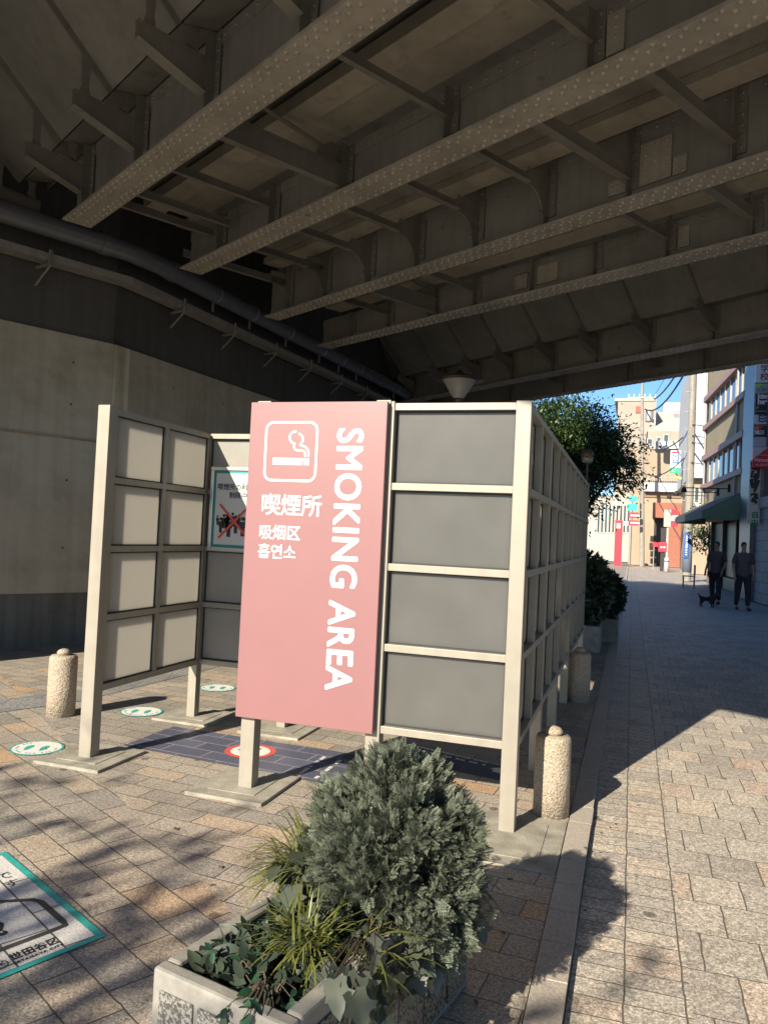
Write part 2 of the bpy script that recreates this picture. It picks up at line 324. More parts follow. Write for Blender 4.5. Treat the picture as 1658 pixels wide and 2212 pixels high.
# cross struts between neighbouring girders
def strut(ga, gb, u, kind):
    na = GIRD[ga][0](u) + GIRD[ga][2] - .02; nb = GIRD[gb][0](u) - .10
    mb = MB()
    if kind == 'light':
        mb.bar(W(u, na, 4.87), W(u, nb, 4.87), .012, .09); mb.bar(W(u+.022, na, 4.821), W(u+.022, nb, 4.821), .05, .010)
    elif kind == 'wide':
        mb.bar(W(u, na, 4.86), W(u, nb, 4.86), .012, .13); mb.bar(W(u, na, 4.79), W(u, nb, 4.79), .085, .012)
    elif kind == 'heavy':
        mb.bar(W(u, na, 4.76), W(u, nb, 4.76), .012, .18); mb.bar(W(u, na, 4.664), W(u, nb, 4.664), .075, .012); mb.bar(W(u, na, 4.856), W(u, nb, 4.856), .075, .012)
        mb.prism([W(u-.012, nb+.01, 4.68), W(u-.012, nb-.30, 4.68), W(u-.012, nb-.26, 4.95), W(u-.012, nb-.12, 5.06), W(u-.012, nb+.01, 5.06)], U*-.012)
        for a, z in ((-.06,4.72),(-.16,4.72),(-.25,4.72),(-.06,4.85),(-.17,4.88),(-.06,4.98)): riv(mb, W(u-.024, nb+a, z), -U, .014)
        mb.bar(W(u-.02, nb-.2, 4.98), W(u-.02, na+.35, 5.10), .05, .012)
    elif kind == 'knee':
        zt = 5.0
        mb.bar(W(u, na, zt), W(u, nb, zt), .012, .10); mb.bar(W(u+.03, na, zt-.05), W(u+.03, nb-.28, zt-.05), .07, .010)
        pts = [(nb, zt+.12), (nb-.26, zt+.12)]
        for i in range(7):
            a = i/6*math.pi/2; pts.append((nb - .26 + .24*math.sin(a), zt - .05 - .24*(1-math.cos(a))))
        pts.append((nb, zt - .31))
        mb.prism([W(u-.006, n, z) for n, z in pts], U*.012)
        for z in (zt+.03, zt-.06, zt-.15, zt-.24): riv(mb, W(u-.006, nb-.035, z), -U, .016)
        for a in (.55, .85, 1.1): riv(mb, W(u-.006, nb-a, zt), -U, .012)
    part('cross_strut', mb, M_STEEL3)
for u in (-6.82, -4.30, -2.98, -1.7): strut(1, 2, u, 'light')
for u in (-8.0, -7.6): strut(1, 2, u, 'light')
strut(1, 2, -5.62, 'heavy')
for u in (-9.2, -8.32, -7.42, -6.54, -5.63, -4.70): strut(2, 3, u, 'knee')
for u in (-3.79, -2.84, -1.9): strut(2, 3, u, 'wide')
for u in (-8.79, -7.04, -5.17 + .9): strut(3, 4, u, 'light')
strut(3, 4, -7.75, 'heavy'); strut(3, 4, -3.35, 'wide'); strut(3, 4, -2.0, 'light')
for u in (-9.6, -7.3, -4.6): strut(5, 6, u, 'wide')
# ceilings (underside of the troughs) and longitudinal box beams
def sheet(u0, u1, a, b, z, t=.02):
    fa = a if callable(a) else c_(a); fb = b if callable(b) else c_(b)
    return MB().hexa([W(u0,fa(u0),z), W(u1,fa(u1),z), W(u1,fb(u1),z), W(u0,fb(u0),z)], [W(u0,fa(u0),z+t), W(u1,fa(u1),z+t), W(u1,fb(u1),z+t), W(u0,fb(u0),z+t)])
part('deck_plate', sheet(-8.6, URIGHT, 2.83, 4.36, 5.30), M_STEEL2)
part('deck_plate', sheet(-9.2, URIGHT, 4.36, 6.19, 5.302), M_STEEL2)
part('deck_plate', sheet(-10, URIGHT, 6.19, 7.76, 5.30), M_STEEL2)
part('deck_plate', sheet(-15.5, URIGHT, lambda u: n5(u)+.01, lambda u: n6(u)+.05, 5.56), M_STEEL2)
def beam(u0, u1, n0, n1, z0, z1): part('edge_beam', MB().hexa([W(u0,n0,z0),W(u1,n0,z0),W(u1,n1,z0),W(u0,n1,z0)], [W(u0,n0,z1),W(u1,n0,z1),W(u1,n1,z1),W(u0,n1,z1)]), M_STEEL)
beam(-8.5, URIGHT, 3.62, 3.86, 5.10, 5.22); beam(-8.5, URIGHT, 3.88, 4.30, 5.17, 5.295)
beam(-9.3, URIGHT, 5.75, 6.03, 5.215, 5.298); beam(-9.9, URIGHT, 6.85, 6.98, 4.99, 5.28); beam(-9.9, URIGHT, 7.3, 7.62, 5.06, 5.296)
# sloping trough panels with ribs, carried on tapered brackets
def trough(nf, stations, nlow, zlow, nhigh, zhigh):
    for i in range(len(stations) - 1):
        ua, ub = stations[i] + .012, stations[i+1] - .012
        a, b = (lambda u, d: nf(u) + d), None
        mb = MB(); dn, dz = nhigh - nlow, zhigh - zlow; ln = math.hypot(dn, dz); ox, oz = dz/ln*.02, -dn/ln*.02
        q = [W(ua, a(ua,nlow), zlow), W(ub, a(ub,nlow), zlow), W(ub, a(ub,nhigh), zhigh), W(ua, a(ua,nhigh), zhigh)]
        mb.hexa(q, [p + NV*abs(ox) + Vector((0,0,abs(oz))) for p in q])
        # small return lip under the low edge towards the girder web
        q = [W(ua, a(ua,nlow+.022), zlow+.004), W(ub, a(ub,nlow+.022), zlow+.004), W(ub, a(ub,-.025), zlow+.075), W(ua, a(ua,-.025), zlow+.075)]
        mb.hexa(q, [p + Vector((0,0,.012)) for p in q])
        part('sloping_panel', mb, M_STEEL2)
    for su in stations:
        f = lambda d, z: W(su, nf(su) + d, z)
        rb = MB(); rb.prism([f(nlow-.03, zlow-.045) , f(nhigh-.03, zhigh-.045), f(nhigh+.01, zhigh), f(nlow+.01, zlow)], U*.02)
        part('rib', rb, M_STEEL3)
        br = MB()
        br.prism([f(-.66,4.945), f(-.12,4.765), f(-.12,5.03), f(-.66,5.075)], U*.012)
        br.add([f(-.66,4.94)-U*.05, f(-.12,4.76)-U*.05, f(-.12,4.76)+U*.062, f(-.66,4.94)+U*.062, f(-.66,4.95)-U*.05, f(-.12,4.77)-U*.05, f(-.12,4.77)+U*.062, f(-.66,4.95)+U*.062], [(3,2,1,0),(4,5,6,7),(0,1,5,4),(1,2,6,5),(2,3,7,6),(3,0,4,7)])
        br.add([f(-.66,5.075)-U*.03, f(-.12,5.03)-U*.03, f(-.12,5.03)+U*.04, f(-.66,5.075)+U*.04, f(-.66,5.085)-U*.03, f(-.12,5.04)-U*.03, f(-.12,5.04)+U*.04, f(-.66,5.085)+U*.04], [(3,2,1,0),(4,5,6,7),(0,1,5,4),(1,2,6,5),(2,3,7,6),(3,0,4,7)])
        for z in (4.83, 4.90, 4.97): riv(br, f(-.15, z) - U*.001, -U, .014)
        part('bracket', br, M_STEEL3)
        for d0 in (-.56, -.22):
            hg = MB(); hg.prism([f(d0-.05,5.085), f(d0+.05,5.06), f(d0+.03,5.16), f(d0+.05, zlow+.30 if d0 < -.4 else zlow+.02), f(d0-.05, zlow+.34 if d0 < -.4 else zlow+.02), f(d0-.03,5.16)], U*.012)
            for a_ in (-.025, .025): riv(hg, f(d0+a_, 5.11) - U*.001, -U, .013)
            part('hanger', hg, M_STEEL3)
trough(GIRD[1][0], [-9.1 + 1.255*i for i in range(0, 9)], -.33, 5.22, -1.5, 6.35)
trough(n5, [-15.2, -14.0, -12.85, -11.7, -10.64, -9.69, -8.63, -7.62, -6.54, -5.43, -4.3, -3.2, -2.1, -1.0, .1], -.42, 5.10, -1.75, 6.35)
for nA in (2.80, 7.75):
    part('trough_side', MB().hexa([W(-10,nA+.0,5.30),W(URIGHT,nA+.0,5.30),W(URIGHT,nA+.02,5.30),W(-10,nA+.02,5.30)], [W(-10,nA,6.35),W(URIGHT,nA,6.35),W(URIGHT,nA+.02,6.35),W(-10,nA+.02,6.35)]), M_STEEL2)
part('deck_slab', MB().hexa([W(-17,-1.5,6.35),W(URIGHT,-1.5,6.35),W(URIGHT,n6(URIGHT)+.2,6.35),W(-17,n6(-17)+.2,6.35)], [W(-17,-1.5,6.6),W(URIGHT,-1.5,6.6),W(URIGHT,n6(URIGHT)+.2,6.6),W(-17,n6(-17)+.2,6.6)]), M_DECK)
part('facade_shade_block', MB().hexa([W(-10.0,6.5,6.6),W(URIGHT,6.5,6.6),W(URIGHT,13.0,6.6),W(-10.0,13.0,6.6)], [W(-10.0,6.5,13.4),W(URIGHT,6.5,13.4),W(URIGHT,13.0,13.4),W(-10.0,13.0,13.4)]), M_DECK)  # unseen block on the deck, added and sized to shade the street facade
# riveted splice plates on the webs
def splice(gi, u0, w, z0, z1, nu, nz):
    nf = GIRD[gi][0]; mb = MB()
    f = lambda u, d, z: W(u, nf(u) - .008 - d, z)
    mb.hexa([f(u0,.024,z0), f(u0+w,.024,z0), f(u0+w,.0,z0), f(u0,.0,z0)], [f(u0,.024,z1), f(u0+w,.024,z1), f(u0+w,.0,z1), f(u0,.0,z1)])
    for i in range(nu):
        for j in range(nz): riv(mb, f(u0 + w*(i+.5)/nu, .024, z0 + (z1-z0)*(j+.5)/nz), -NV, .013)
    part('splice_plate', mb, M_STEEL)
splice(3, -3.70, .30, ZF+.12, 5.1, 3, 5); splice(3, -4.02, .2, ZF+.12, 4.86, 3, 3); splice(3, -3.38, .12, ZF+.12, 4.88, 2, 3)
splice(2, -2.88, .13, ZF+.12, 5.0, 1, 4); splice(4, -6.02, .3, ZF+.12, 4.95, 4, 4); splice(4, -6.38, .2, ZF+.12, 4.9, 3, 4); splice(4, -4.15, .12, ZF+.12, 4.95, 2, 4)

# ------------------------------------------------------------------ abutment wall, ledge, pipe
def conc_mat(name, c, rough, streak, lines=None, bumpd=0.02):
    m, nt, b = newmat(name); L = nt.links; tc = N(nt, 'TexCoord')
    n1 = N(nt, 'TexNoise', i_Scale=1.3, i_Detail=9.0, i_Roughness=0.68); L.new(tc.outputs['Object'], n1.inputs['Vector'])
    r1 = ramp(nt, [(0.28, (0.78, 0.74, 0.68)), (0.5, (1, 1, 1)), (0.75, (1.1, 1.08, 1.05))]); L.new(n1.outputs['Fac'], r1.inputs[0])
    rgb = N(nt, 'RGB'); rgb.outputs[0].default_value = (*c, 1); o = mul(nt, rgb.outputs[0], r1.outputs[0])
    mp = N(nt, 'Mapping'); mp.inputs['Scale'].default_value = (9, 9, .35); L.new(tc.outputs['Object'], mp.inputs[0])
    n2 = N(nt, 'TexNoise', i_Scale=1.0, i_Detail=6.0); L.new(mp.outputs[0], n2.inputs['Vector'])
    r2 = ramp(nt, [(0.36, (1-streak, 1-streak, 1-streak*1.15)), (0.58, (1, 1, 1))]); L.new(n2.outputs['Fac'], r2.inputs[0])
    o = mul(nt, o, r2.outputs[0]); L.new(o, b.inputs['Base Color']); b.inputs['Roughness'].default_value = rough
    n3 = N(nt, 'TexNoise', i_Scale=2.6, i_Detail=5.0, i_Roughness=0.42); mp2 = N(nt, 'Mapping'); mp2.inputs['Scale'].default_value = (1, 1, 1.5)
    L.new(tc.outputs['Object'], mp2.inputs[0]); L.new(mp2.outputs[0], n3.inputs['Vector'])
    bp = N(nt, 'Bump'); bp.inputs['Strength'].default_value = 0.8; bp.inputs['Distance'].default_value = bumpd
    L.new(n3.outputs['Fac'], bp.inputs['Height']); L.new(bp.outputs[0], b.inputs['Normal']); return m
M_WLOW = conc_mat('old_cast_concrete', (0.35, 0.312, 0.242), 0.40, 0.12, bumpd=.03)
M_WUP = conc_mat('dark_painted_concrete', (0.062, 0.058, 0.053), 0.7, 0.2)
M_WBASE = conc_mat('grey_painted_base', (0.135, 0.13, 0.118), 0.7, 0.3)
WP = [Vector((-10.5, -.9, 0)), Vector((-6.15, 7.95, 0)), Vector((-6.12, 8.2, 0)), Vector((-4.55, 27.5, 0))]   # foot line of the face
def offs(d):
    n0 = Vector((WP[1]-WP[0]).normalized()); n0 = Vector((n0.y, -n0.x, 0)); n2 = (WP[3]-WP[2]).normalized(); n2 = Vector((n2.y, -n2.x, 0))
    nm = (n0+n2).normalized()
    return [WP[0]+n0*d, WP[1]+nm*d, WP[2]+nm*d, WP[3]+n2*d]
def wallseg(i0, i1, z0, z1, d=0.0, back=1.2):
    mb = MB(); a = offs(d); b = offs(-back)
    for i in range(i0, i1):
        q = [a[i], a[i+1], b[i+1], b[i]]
        mb.hexa([p + Vector((0,0,z0)) for p in q], [p + Vector((0,0,z1)) for p in q])
    return mb
wall = thing('abutment_wall', WP[1], 'long stained concrete abutment wall with dark upper band on the left', 'wall')
wallseg(0, 1, .62, 3.67, -.0).build('concrete_panel', M_WLOW, wall)
wallseg(2, 3, .62, 3.67, -.0).build('concrete_panel', M_WLOW, wall)
wallseg(1, 2, .62, 3.66, .035).build('pilaster', conc_mat('pale_joint_mortar', (0.46, 0.42, 0.34), .7, .35, bumpd=.05), wall)
wallseg(0, 3, -.05, .62, -.04).build('base_band', M_WBASE, wall)
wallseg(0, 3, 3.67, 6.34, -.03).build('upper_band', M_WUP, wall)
wallseg(0, 1, 2.435, 2.455, .018).build('seam_lip', mat('rust_stained_concrete', (0.27, 0.20, 0.13), 0.8, var=.3), wall)
pm_ = (WP[0]-WP[1]).normalized(); pn_ = Vector((-pm_.y, pm_.x, 0)); pn_ = pn_ if pn_.x > 0 else -pn_; pa = WP[1] + pm_*4.7; pb_ = WP[1] + pm_*5.7
MB().hexa([p + Vector((0,0,-.05)) for p in (pa, pa + pn_*1.15, pb_ + pn_*1.15, pb_)][::-1], [p + Vector((0,0,6.3)) for p in (pa, pa + pn_*1.15, pb_ + pn_*1.15, pb_)][::-1]).build('shading_pier', M_WLOW, wall)  # unseen pier added to keep grazing sun off the near wall
M_HOLE = mat('tie_hole_shadow', (0.05, 0.045, 0.04), .9)
for s0_, z0_ in [(a_, b_) for a_ in (-5.2, -4.0, -2.8, -1.6, -.5, .9, 2.1, 3.3, 4.5, 5.7) for b_ in (1.15, 1.95, 2.85, 3.35)]:
    o_ = offs(0); q_ = (o_[1] + (o_[0]-o_[1]).normalized()*(-s0_)) if s0_ < 0 else (o_[2] + (o_[3]-o_[2]).normalized()*s0_); t_ = offs(1.0); nn_ = ((t_[0]-o_[0]) if s0_ < 0 else (t_[3]-o_[3])).normalized()
    mb = MB().tube([q_ + Vector((0,0,z0_)) - nn_*.01, q_ + Vector((0,0,z0_)) + nn_*.003], .013, 10); mb.build('tie_hole', M_HOLE, wall)
M_CHAN = mat('cable_channel_steel', (0.20, 0.19, 0.17), 0.5, var=.15, streak=.2)
led = thing('cable_channel', offs(.2)[1] + Vector((0,0,4.4)), 'brown steel cable channel running along the abutment wall under the pipe', 'cable channel')
lm = MB(); a = offs(.06); b = offs(.26)
for i in range(3): lm.hexa([p + Vector((0,0,4.385)) for p in (a[i], b[i], b[i+1], a[i+1])][::-1], [p + Vector((0,0,4.47)) for p in (a[i], b[i], b[i+1], a[i+1])][::-1])
lm.build('channel', M_CHAN, led)
def along(d, s):                            # a point on the wall offset line, s metres along from the kink (negative: near part)
    o = offs(d)
    if s < 0: return o[1] + (o[0]-o[1]).normalized()*(-s)
    return o[2] + (o[3]-o[2]).normalized()*s
for s_ in (-4.2, -2.6, -1.0, .75, 1.95, 3.15, 4.35, 5.6, 6.8, 8.0, 9.2):
    b = MB(); p0, p1 = along(.02, s_) + Vector((0,0,4.34)), along(.30, s_) + Vector((0,0,4.34))
    b.bar(p0, p1, .03, .022); b.bar(p1, along(.02, s_) + Vector((0,0,4.14)), .022, .014); b.bar(along(.285, s_) + Vector((0,0,4.33)), along(.285, s_) + Vector((0,0,4.50)), .04, .02)
    b.build('bracket', M_CHAN, led)
M_PIPE = mat('pvc_pipe_grey', (0.085, 0.09, 0.10), 0.28, var=.1, scale=4)
M_STRAP = mat('galvanised_strap', (0.4, 0.4, 0.38), 0.35, .8)
pipe = thing('drain_pipe', along(.3, 0) + Vector((0,0,4.75)), 'fat dark grey drain pipe with a bend running below the girder ends', 'pipe')
pp = [along(.34, s_) + Vector((0,0,4.74)) for s_ in (-9, -6, -3, -.5, -.15)] + [along(.34, s_) + Vector((0,0,4.74)) for s_ in (.12, .5, 4, 8, 11)]
MB().tube(pp, .118, 20).build('tube', M_PIPE, pipe)
for s_ in (-.42, .38, 6.9, 7.4): MB().tube([along(.34, s_-.06) + Vector((0,0,4.74)), along(.34, s_+.06) + Vector((0,0,4.74))], .131, 20).build('joint_collar', M_PIPE, pipe)
for s_ in (-4.4, -2.0, 1.35, 2.3, 3.4, 4.6, 5.4, 6.2, 8.2):
    b = MB().tube([along(.34, s_-.012) + Vector((0,0,4.74)), along(.34, s_+.012) + Vector((0,0,4.74))], .123, 20)
    b.bar(along(.30, s_) + Vector((0,0,4.62)), along(.30, s_) + Vector((0,0,4.50)), .05, .015); b.build('strap', M_STRAP, pipe)

# ------------------------------------------------------------------ smoking screens
M_ALU = mat('champagne_aluminium', (0.285, 0.258, 0.207), 0.45, .15, var=.07, scale=9, streak=.08)
M_GASK = mat('black_gasket', (0.02, 0.02, 0.02), 0.6, var=.05)
def frosted(name, dif, tr, w):
    m, nt, b = newmat(name); L = nt.links; tc = N(nt, 'TexCoord')
    n = N(nt, 'TexNoise', i_Scale=4.0, i_Detail=7.0, i_Roughness=.65); L.new(tc.outputs['Object'], n.inputs['Vector'])
    r = ramp(nt, [(.3, tuple(x*.86 for x in dif)), (.7, tuple(x*1.08 for x in dif))]); L.new(n.outputs['Fac'], r.inputs[0]); L.new(r.outputs[0], b.inputs['Base Color'])
    b.inputs['Roughness'].default_value = .32
    t = N(nt, 'BsdfTranslucent'); t.inputs['Color'].default_value = (*tr, 1)
    mx = N(nt, 'MixShader'); mx.inputs[0].default_value = w
    L.new(b.outputs[0], mx.inputs[1]); L.new(t.outputs[0], mx.inputs[2]); L.new(mx.outputs[0], nt.nodes['Material Output'].inputs[0]); return m
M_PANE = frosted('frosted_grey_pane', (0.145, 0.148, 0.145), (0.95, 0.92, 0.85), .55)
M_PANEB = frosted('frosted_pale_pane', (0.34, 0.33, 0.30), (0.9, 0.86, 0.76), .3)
ZR = [.44, .882, 1.318, 1.757, 2.193]; PW = .08
def run(root, axis, fixed, lo, hi, nsub, pane, zr=ZR, mull=.04, drop=()):
    """one framed bay between two posts along an axis: rails, mullions and frosted panes"""
    d = .07; po = -.018 if axis == 'y' and pane is M_PANE and fixed > -1 else .008
    def bx(mb, a0, a1, z0, z1, t=d):
        if axis == 'x': return mb.box(a0, fixed - t/2, z0, a1, fixed + t/2, z1)
        return mb.box(fixed - t/2, a0, z0, fixed + t/2, a1, z1)
    for z in zr: bx(MB(), lo, hi, z - .0195, z + .0195).build('rail', M_ALU, root, bevel=.002)
    w = (hi - lo - mull*(nsub-1)) / nsub
    for i in range(nsub):
        a0 = lo + i*(w + mull); a1 = a0 + w
        for j in range(len(zr)-1):
            z0, z1 = zr[j] + .0195, zr[j+1] - .0195
            if i < nsub-1: bx(MB(), a1, a1 + mull, z0, z1, d - .002).build('mullion', M_ALU, root, bevel=.002)
            g = MB(); e = .009; f0 = fixed
            fixed = f0 + po
            bx(g, a0, a1, z0, z0+e, .022); bx(g, a0, a1, z1-e, z1, .022); bx(g, a0, a0+e, z0+e, z1-e, .022); bx(g, a1-e, a1, z0+e, z1-e, .022)
            p = bx(MB(), a0+e, a1-e, z0+e, z1-e, .008).build('pane', pane, root)
            g.build('gasket', M_GASK, p); fixed = f0
def post(root, x, y, z1=2.22, w=PW, z0=0.0): return MB().box(x-w/2, y-w/2, z0, x+w/2, y+w/2, z1).build('post', M_ALU, root, bevel=.003)
GS = 'frosted screens of the smoking enclosure'
YF = 4.03
scr = thing('smoking_screen', (-.556, YF, 0), 'long L shaped screen of dark frosted panes beside the kerb, right of the pink sign', 'screen', GS)
post(scr, -.556, YF); post(scr, -1.295, YF, 2.222)
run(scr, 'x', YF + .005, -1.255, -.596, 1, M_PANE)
ys = [YF + 1.136*i for i in range(6)]
for y in ys[1:]: post(scr, -.556, y, 2.214, .07)
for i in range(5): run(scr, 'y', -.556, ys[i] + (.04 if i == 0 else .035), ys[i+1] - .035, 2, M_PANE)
scl = thing('smoking_screen', (-3.19, 4.10, 0), 'folded screen of pale glowing frosted panes left of the pink sign, holding a framed notice', 'screen', GS)
post(scl, -3.19, 4.10, 2.226, .088); post(scl, -3.19, 5.30, 2.2, .07); post(scl, -2.44, 5.33, 2.2, .07)
run(scl, 'y', -3.185, 4.144, 5.265, 2, M_PANE)
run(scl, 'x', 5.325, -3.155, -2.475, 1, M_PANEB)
for i, (x0, y0, x1, y1, h, lab) in enumerate(((-3.42, 3.88, -2.95, 4.36, .018, 'square pale concrete footing under the left front post of the open screen'),
        (-3.42, 5.10, -2.94, 5.56, .016, 'square concrete footing under the corner post, behind the dark blue floor sticker'), (-2.31, 3.80, -1.84, 4.31, .018, 'square stained concrete footing under the left leg of the pink sign'),
        (-2.68, 5.08, -2.2, 5.56, .016, 'square concrete footing seen under the pink sign, at the back post'), (-.80, 3.60, -.272, 4.28, .008, 'wide cracked concrete footing under the corner post beside the kerb'))):
    f = MB().box(x0, y0, -.04, x1, y1, h); 
    f.box(x0+.09, y0+.09, h, x1-.09, y1-.09, h + .004)
    tag(f.build('concrete_footing', M_CONC, bevel=.008), lab, 'footing', 'concrete footings under the screen posts')

# pink sign with white lettering
M_PINK = mat('pink_sign_sheet', (0.235, 0.110, 0.110), 0.38, var=.04, scale=3)
M_WHITE = mat('white_vinyl', (0.66, 0.66, 0.64), 0.5, var=.02)
M_BLACK = mat('black_print', (0.025, 0.025, 0.03), 0.5, var=.05)
sg = thing('smoking_area_sign', (-1.69, 3.96, 0), 'tall pink sign board reading SMOKING AREA, on a grey metal leg', 'sign')
post(sg, -2.04, YF, 2.222, .085)
MB().box(-2.1, 3.945, .424, -1.281, 3.975, 2.214).build('board', M_PINK, sg, bevel=.003)
YS = 3.9448; XR, ZU = (1,0,0), (0,0,1)
text_mesh('lettering', 'SMOKING AREA', .212, M_WHITE, sg, (-1.558, YS, 2.062), (0,0,-1), (1,0,0), bold=.005, spacing=1.06, fit=1.425)
text_mesh('lettering', '喫煙所', .128, M_WHITE, sg, (-2.009, YS, 1.585), XR, ZU, bold=.0019, spacing=.95)
text_mesh('lettering', '吸烟区', .088, M_WHITE, sg, (-2.012, YS, 1.444), XR, ZU, bold=.0014, spacing=.95)
text_mesh('lettering', '흡연소', .088, M_WHITE, sg, (-2.012, YS, 1.336), XR, ZU, bold=.0014, spacing=.95)
def ribbon(pts, w, y, closed=False):        # a flat stroke on the plane Y = y
    mb = MB(); n = len(pts)
    L_, R_ = [], []
    for i in range(n):
        p = Vector(pts[i]); a = Vector(pts[(i-1) % n] if closed or i > 0 else pts[i]); b = Vector(pts[(i+1) % n] if closed or i < n-1 else pts[i])
        d = (b - a).normalized(); nn = Vector((-d.y, d.x))*w/2; L_.append(p+nn); R_.append(p-nn)
    v = [(q.x, y, q.y) for q in L_] + [(q.x, y, q.y) for q in R_]
    for i in range(n if closed else n-1):
        j = (i+1) % n; mb.add([v[i], v[j], v[n+j], v[n+i]], [(0,1,2,3)])
    return mb
def rrect(x0, z0, x1, z1, r, k=8):
    out = []
    for cx_, cz_, a0 in ((x1-r, z1-r, 0), (x0+r, z1-r, 90), (x0+r, z0+r, 180), (x1-r, z0+r, 270)):
        out += [(cx_ + r*math.cos(R(a0+90*i/k)), cz_ + r*math.sin(R(a0+90*i/k))) for i in range(k+1)]
    return out
pic = MB()
def join(mb, o): mb.add(o.v, o.f); return mb
yp = YS - .0012
join(pic, ribbon(rrect(-1.995, 1.77, -1.683, 2.098, .045), .0135, yp, True))
pic.add([(-1.947,yp,1.858),(-1.763,yp,1.858),(-1.763,yp,1.897),(-1.947,yp,1.897)], [(0,1,2,3)])
for x in (-1.755, -1.736): pic.add([(x,yp,1.858),(x+.012,yp,1.858),(x+.012,yp,1.897),(x,yp,1.897)], [(0,1,2,3)])
def arc(cx_, cz_, r, a0, a1, k=12): return [(cx_ + r*math.cos(R(a0+(a1-a0)*i/k)), cz_ + r*math.sin(R(a0+(a1-a0)*i/k))) for i in range(k+1)]
# the two smoke curls
inner = [(-1.7485, 1.905)] + arc(-1.775, 1.915, .0265, 0, 90, 8) + [(-1.798, 1.9415)] + arc(-1.798, 1.963, .0215, 270, 160, 8) + arc(-1.815, 2.013, .034, 268, 80, 14)
outer = [(-1.7295, 1.905)] + arc(-1.775, 1.922, .0455, 0, 90, 10) + [(-1.785, 1.9695)] + arc(-1.800, 2.002, .033, -20, 82, 10)
join(pic, ribbon(inner, .0115, yp)); join(pic, ribbon(outer, .0115, yp))
pic.build('pictogram', M_WHITE, sg)
for x in (-2.04, -1.32): MB().box(x-.035, 3.98, 2.205, x+.045, 4.0, 2.226).build('fixing_bracket', M_ALU, sg)

# framed notice on the back screen
M_SILV = mat('silver_frame', (0.62, 0.62, 0.6), 0.3, .6, var=.04)
M_TEALP = mat('teal_print', (0.02, 0.23, 0.21), 0.5, var=.06)
M_REDP = mat('red_print', (0.62, 0.07, 0.05), 0.5, var=.05)
M_PAPER = mat('white_paper', (0.55, 0.55, 0.52), 0.55, var=.02)
yn = 5.295
nt_ = thing('framed_notice', (-2.9, yn, 1.32), 'silver framed notice with teal border and a crossed out crowd, on the back screen', 'notice')
x0, x1, z0, z1 = -3.128, -2.66, 1.305, 1.955
fr = MB(); fr.box(x0,yn-.018,z0,x1,yn,z0+.028); fr.box(x0,yn-.018,z1-.028,x1,yn,z1); fr.box(x0,yn-.018,z0+.028,x0+.028,yn,z1-.028); fr.box(x1-.028,yn-.018,z0+.028,x1,yn,z1-.028)
fr.build('frame', M_SILV, nt_, bevel=.004)
MB().box(x0+.028,yn-.006,z0+.028,x1-.028,yn-.001,z1-.028).build('border', M_TEALP, nt_)
MB().box(x0+.048,yn-.009,z0+.05,x1-.048,yn-.0065,z1-.05).build('sheet', M_PAPER, nt_)
yt = yn - .0095
text_mesh('lettering', '喫煙所の利用', .052, M_BLACK, nt_, (x0+.06, yt, 1.782), XR, ZU, bold=.0008)
text_mesh('lettering', '制限中', .052, M_BLACK, nt_, (x0+.165, yt, 1.718), XR, ZU, bold=.0008)
cr = MB()
def fig(x, z, h):
    yq = yt - .001; hd = h*.11
    cr.add([(x + hd*math.cos(2*math.pi*k/10), yq, z + h - hd + hd*math.sin(2*math.pi*k/10)) for k in range(10)], [tuple(range(10))])
    cr.add([(x-h*.17,yq,z+h*.74),(x+h*.17,yq,z+h*.74),(x+h*.19,yq,z+h*.42),(x+h*.11,yq,z+h*.42),(x+h*.1,yq,z),(x-h*.1,yq,z),(x-h*.11,yq,z+h*.42),(x-h*.19,yq,z+h*.42)], [tuple(range(8))])
for i, (dx, dz, h) in enumerate(((.075,.26,.075),(.105,.20,.12),(.13,.235,.11),(.165,.275,.085),(.175,.17,.16),(.155,.23,.12),(.205,.25,.11),(.235,.20,.14),(.26,.26,.09),(.295,.18,.15),(.33,.24,.11),(.36,.21,.12))): fig(x0+dx, z0+dz-.06, h)
cr.build('crowd_print', M_BLACK, nt_)
xm = MB(); yq = yt - .0022
for (ax, az), (bx_, bz) in (((.09,.10),(.35,.36)), ((.35,.10),(.09,.36))):
    d = Vector((bx_-ax, bz-az)).normalized(); n_ = Vector((-d.y, d.x))*.0095
    xm.add([(x0+ax+n_.x,yq,z0+az+n_.y),(x0+ax-n_.x,yq,z0+az-n_.y),(x0+bx_-n_.x,yq,z0+bz-n_.y),(x0+bx_+n_.x,yq,z0+bz+n_.y)], [(0,1,2,3)]); yq -= .0004
xm.build('cross_print', M_REDP, nt_)

# ------------------------------------------------------------------ bollards
def stone_mat(name, c):
    m, nt, b = newmat(name); L = nt.links; tc = N(nt, 'TexCoord')
    n = N(nt, 'TexNoise', i_Scale=120.0, i_Detail=3.0, i_Roughness=.75); L.new(tc.outputs['Object'], n.inputs['Vector'])
    r = ramp(nt, [(.34, tuple(x*.45 for x in c)), (.5, c), (.64, tuple(min(1, x*1.5) for x in c))]); L.new(n.outputs['Fac'], r.inputs[0])
    L.new(r.outputs[0], b.inputs['Base Color']); b.inputs['Roughness'].default_value = .85
    v = N(nt, 'TexNoise', i_Scale=75.0, i_Detail=3.0); L.new(tc.outputs['Object'], v.inputs['Vector'])
    bp = N(nt, 'Bump'); bp.inputs['Strength'].default_value = 1.0; bp.inputs['Distance'].default_value = .008
    L.new(v.outputs['Fac'], bp.inputs['Height']); L.new(bp.outputs[0], b.inputs['Normal']); return m
M_STONE = stone_mat('bush_hammered_granite', (0.32, 0.265, 0.195))
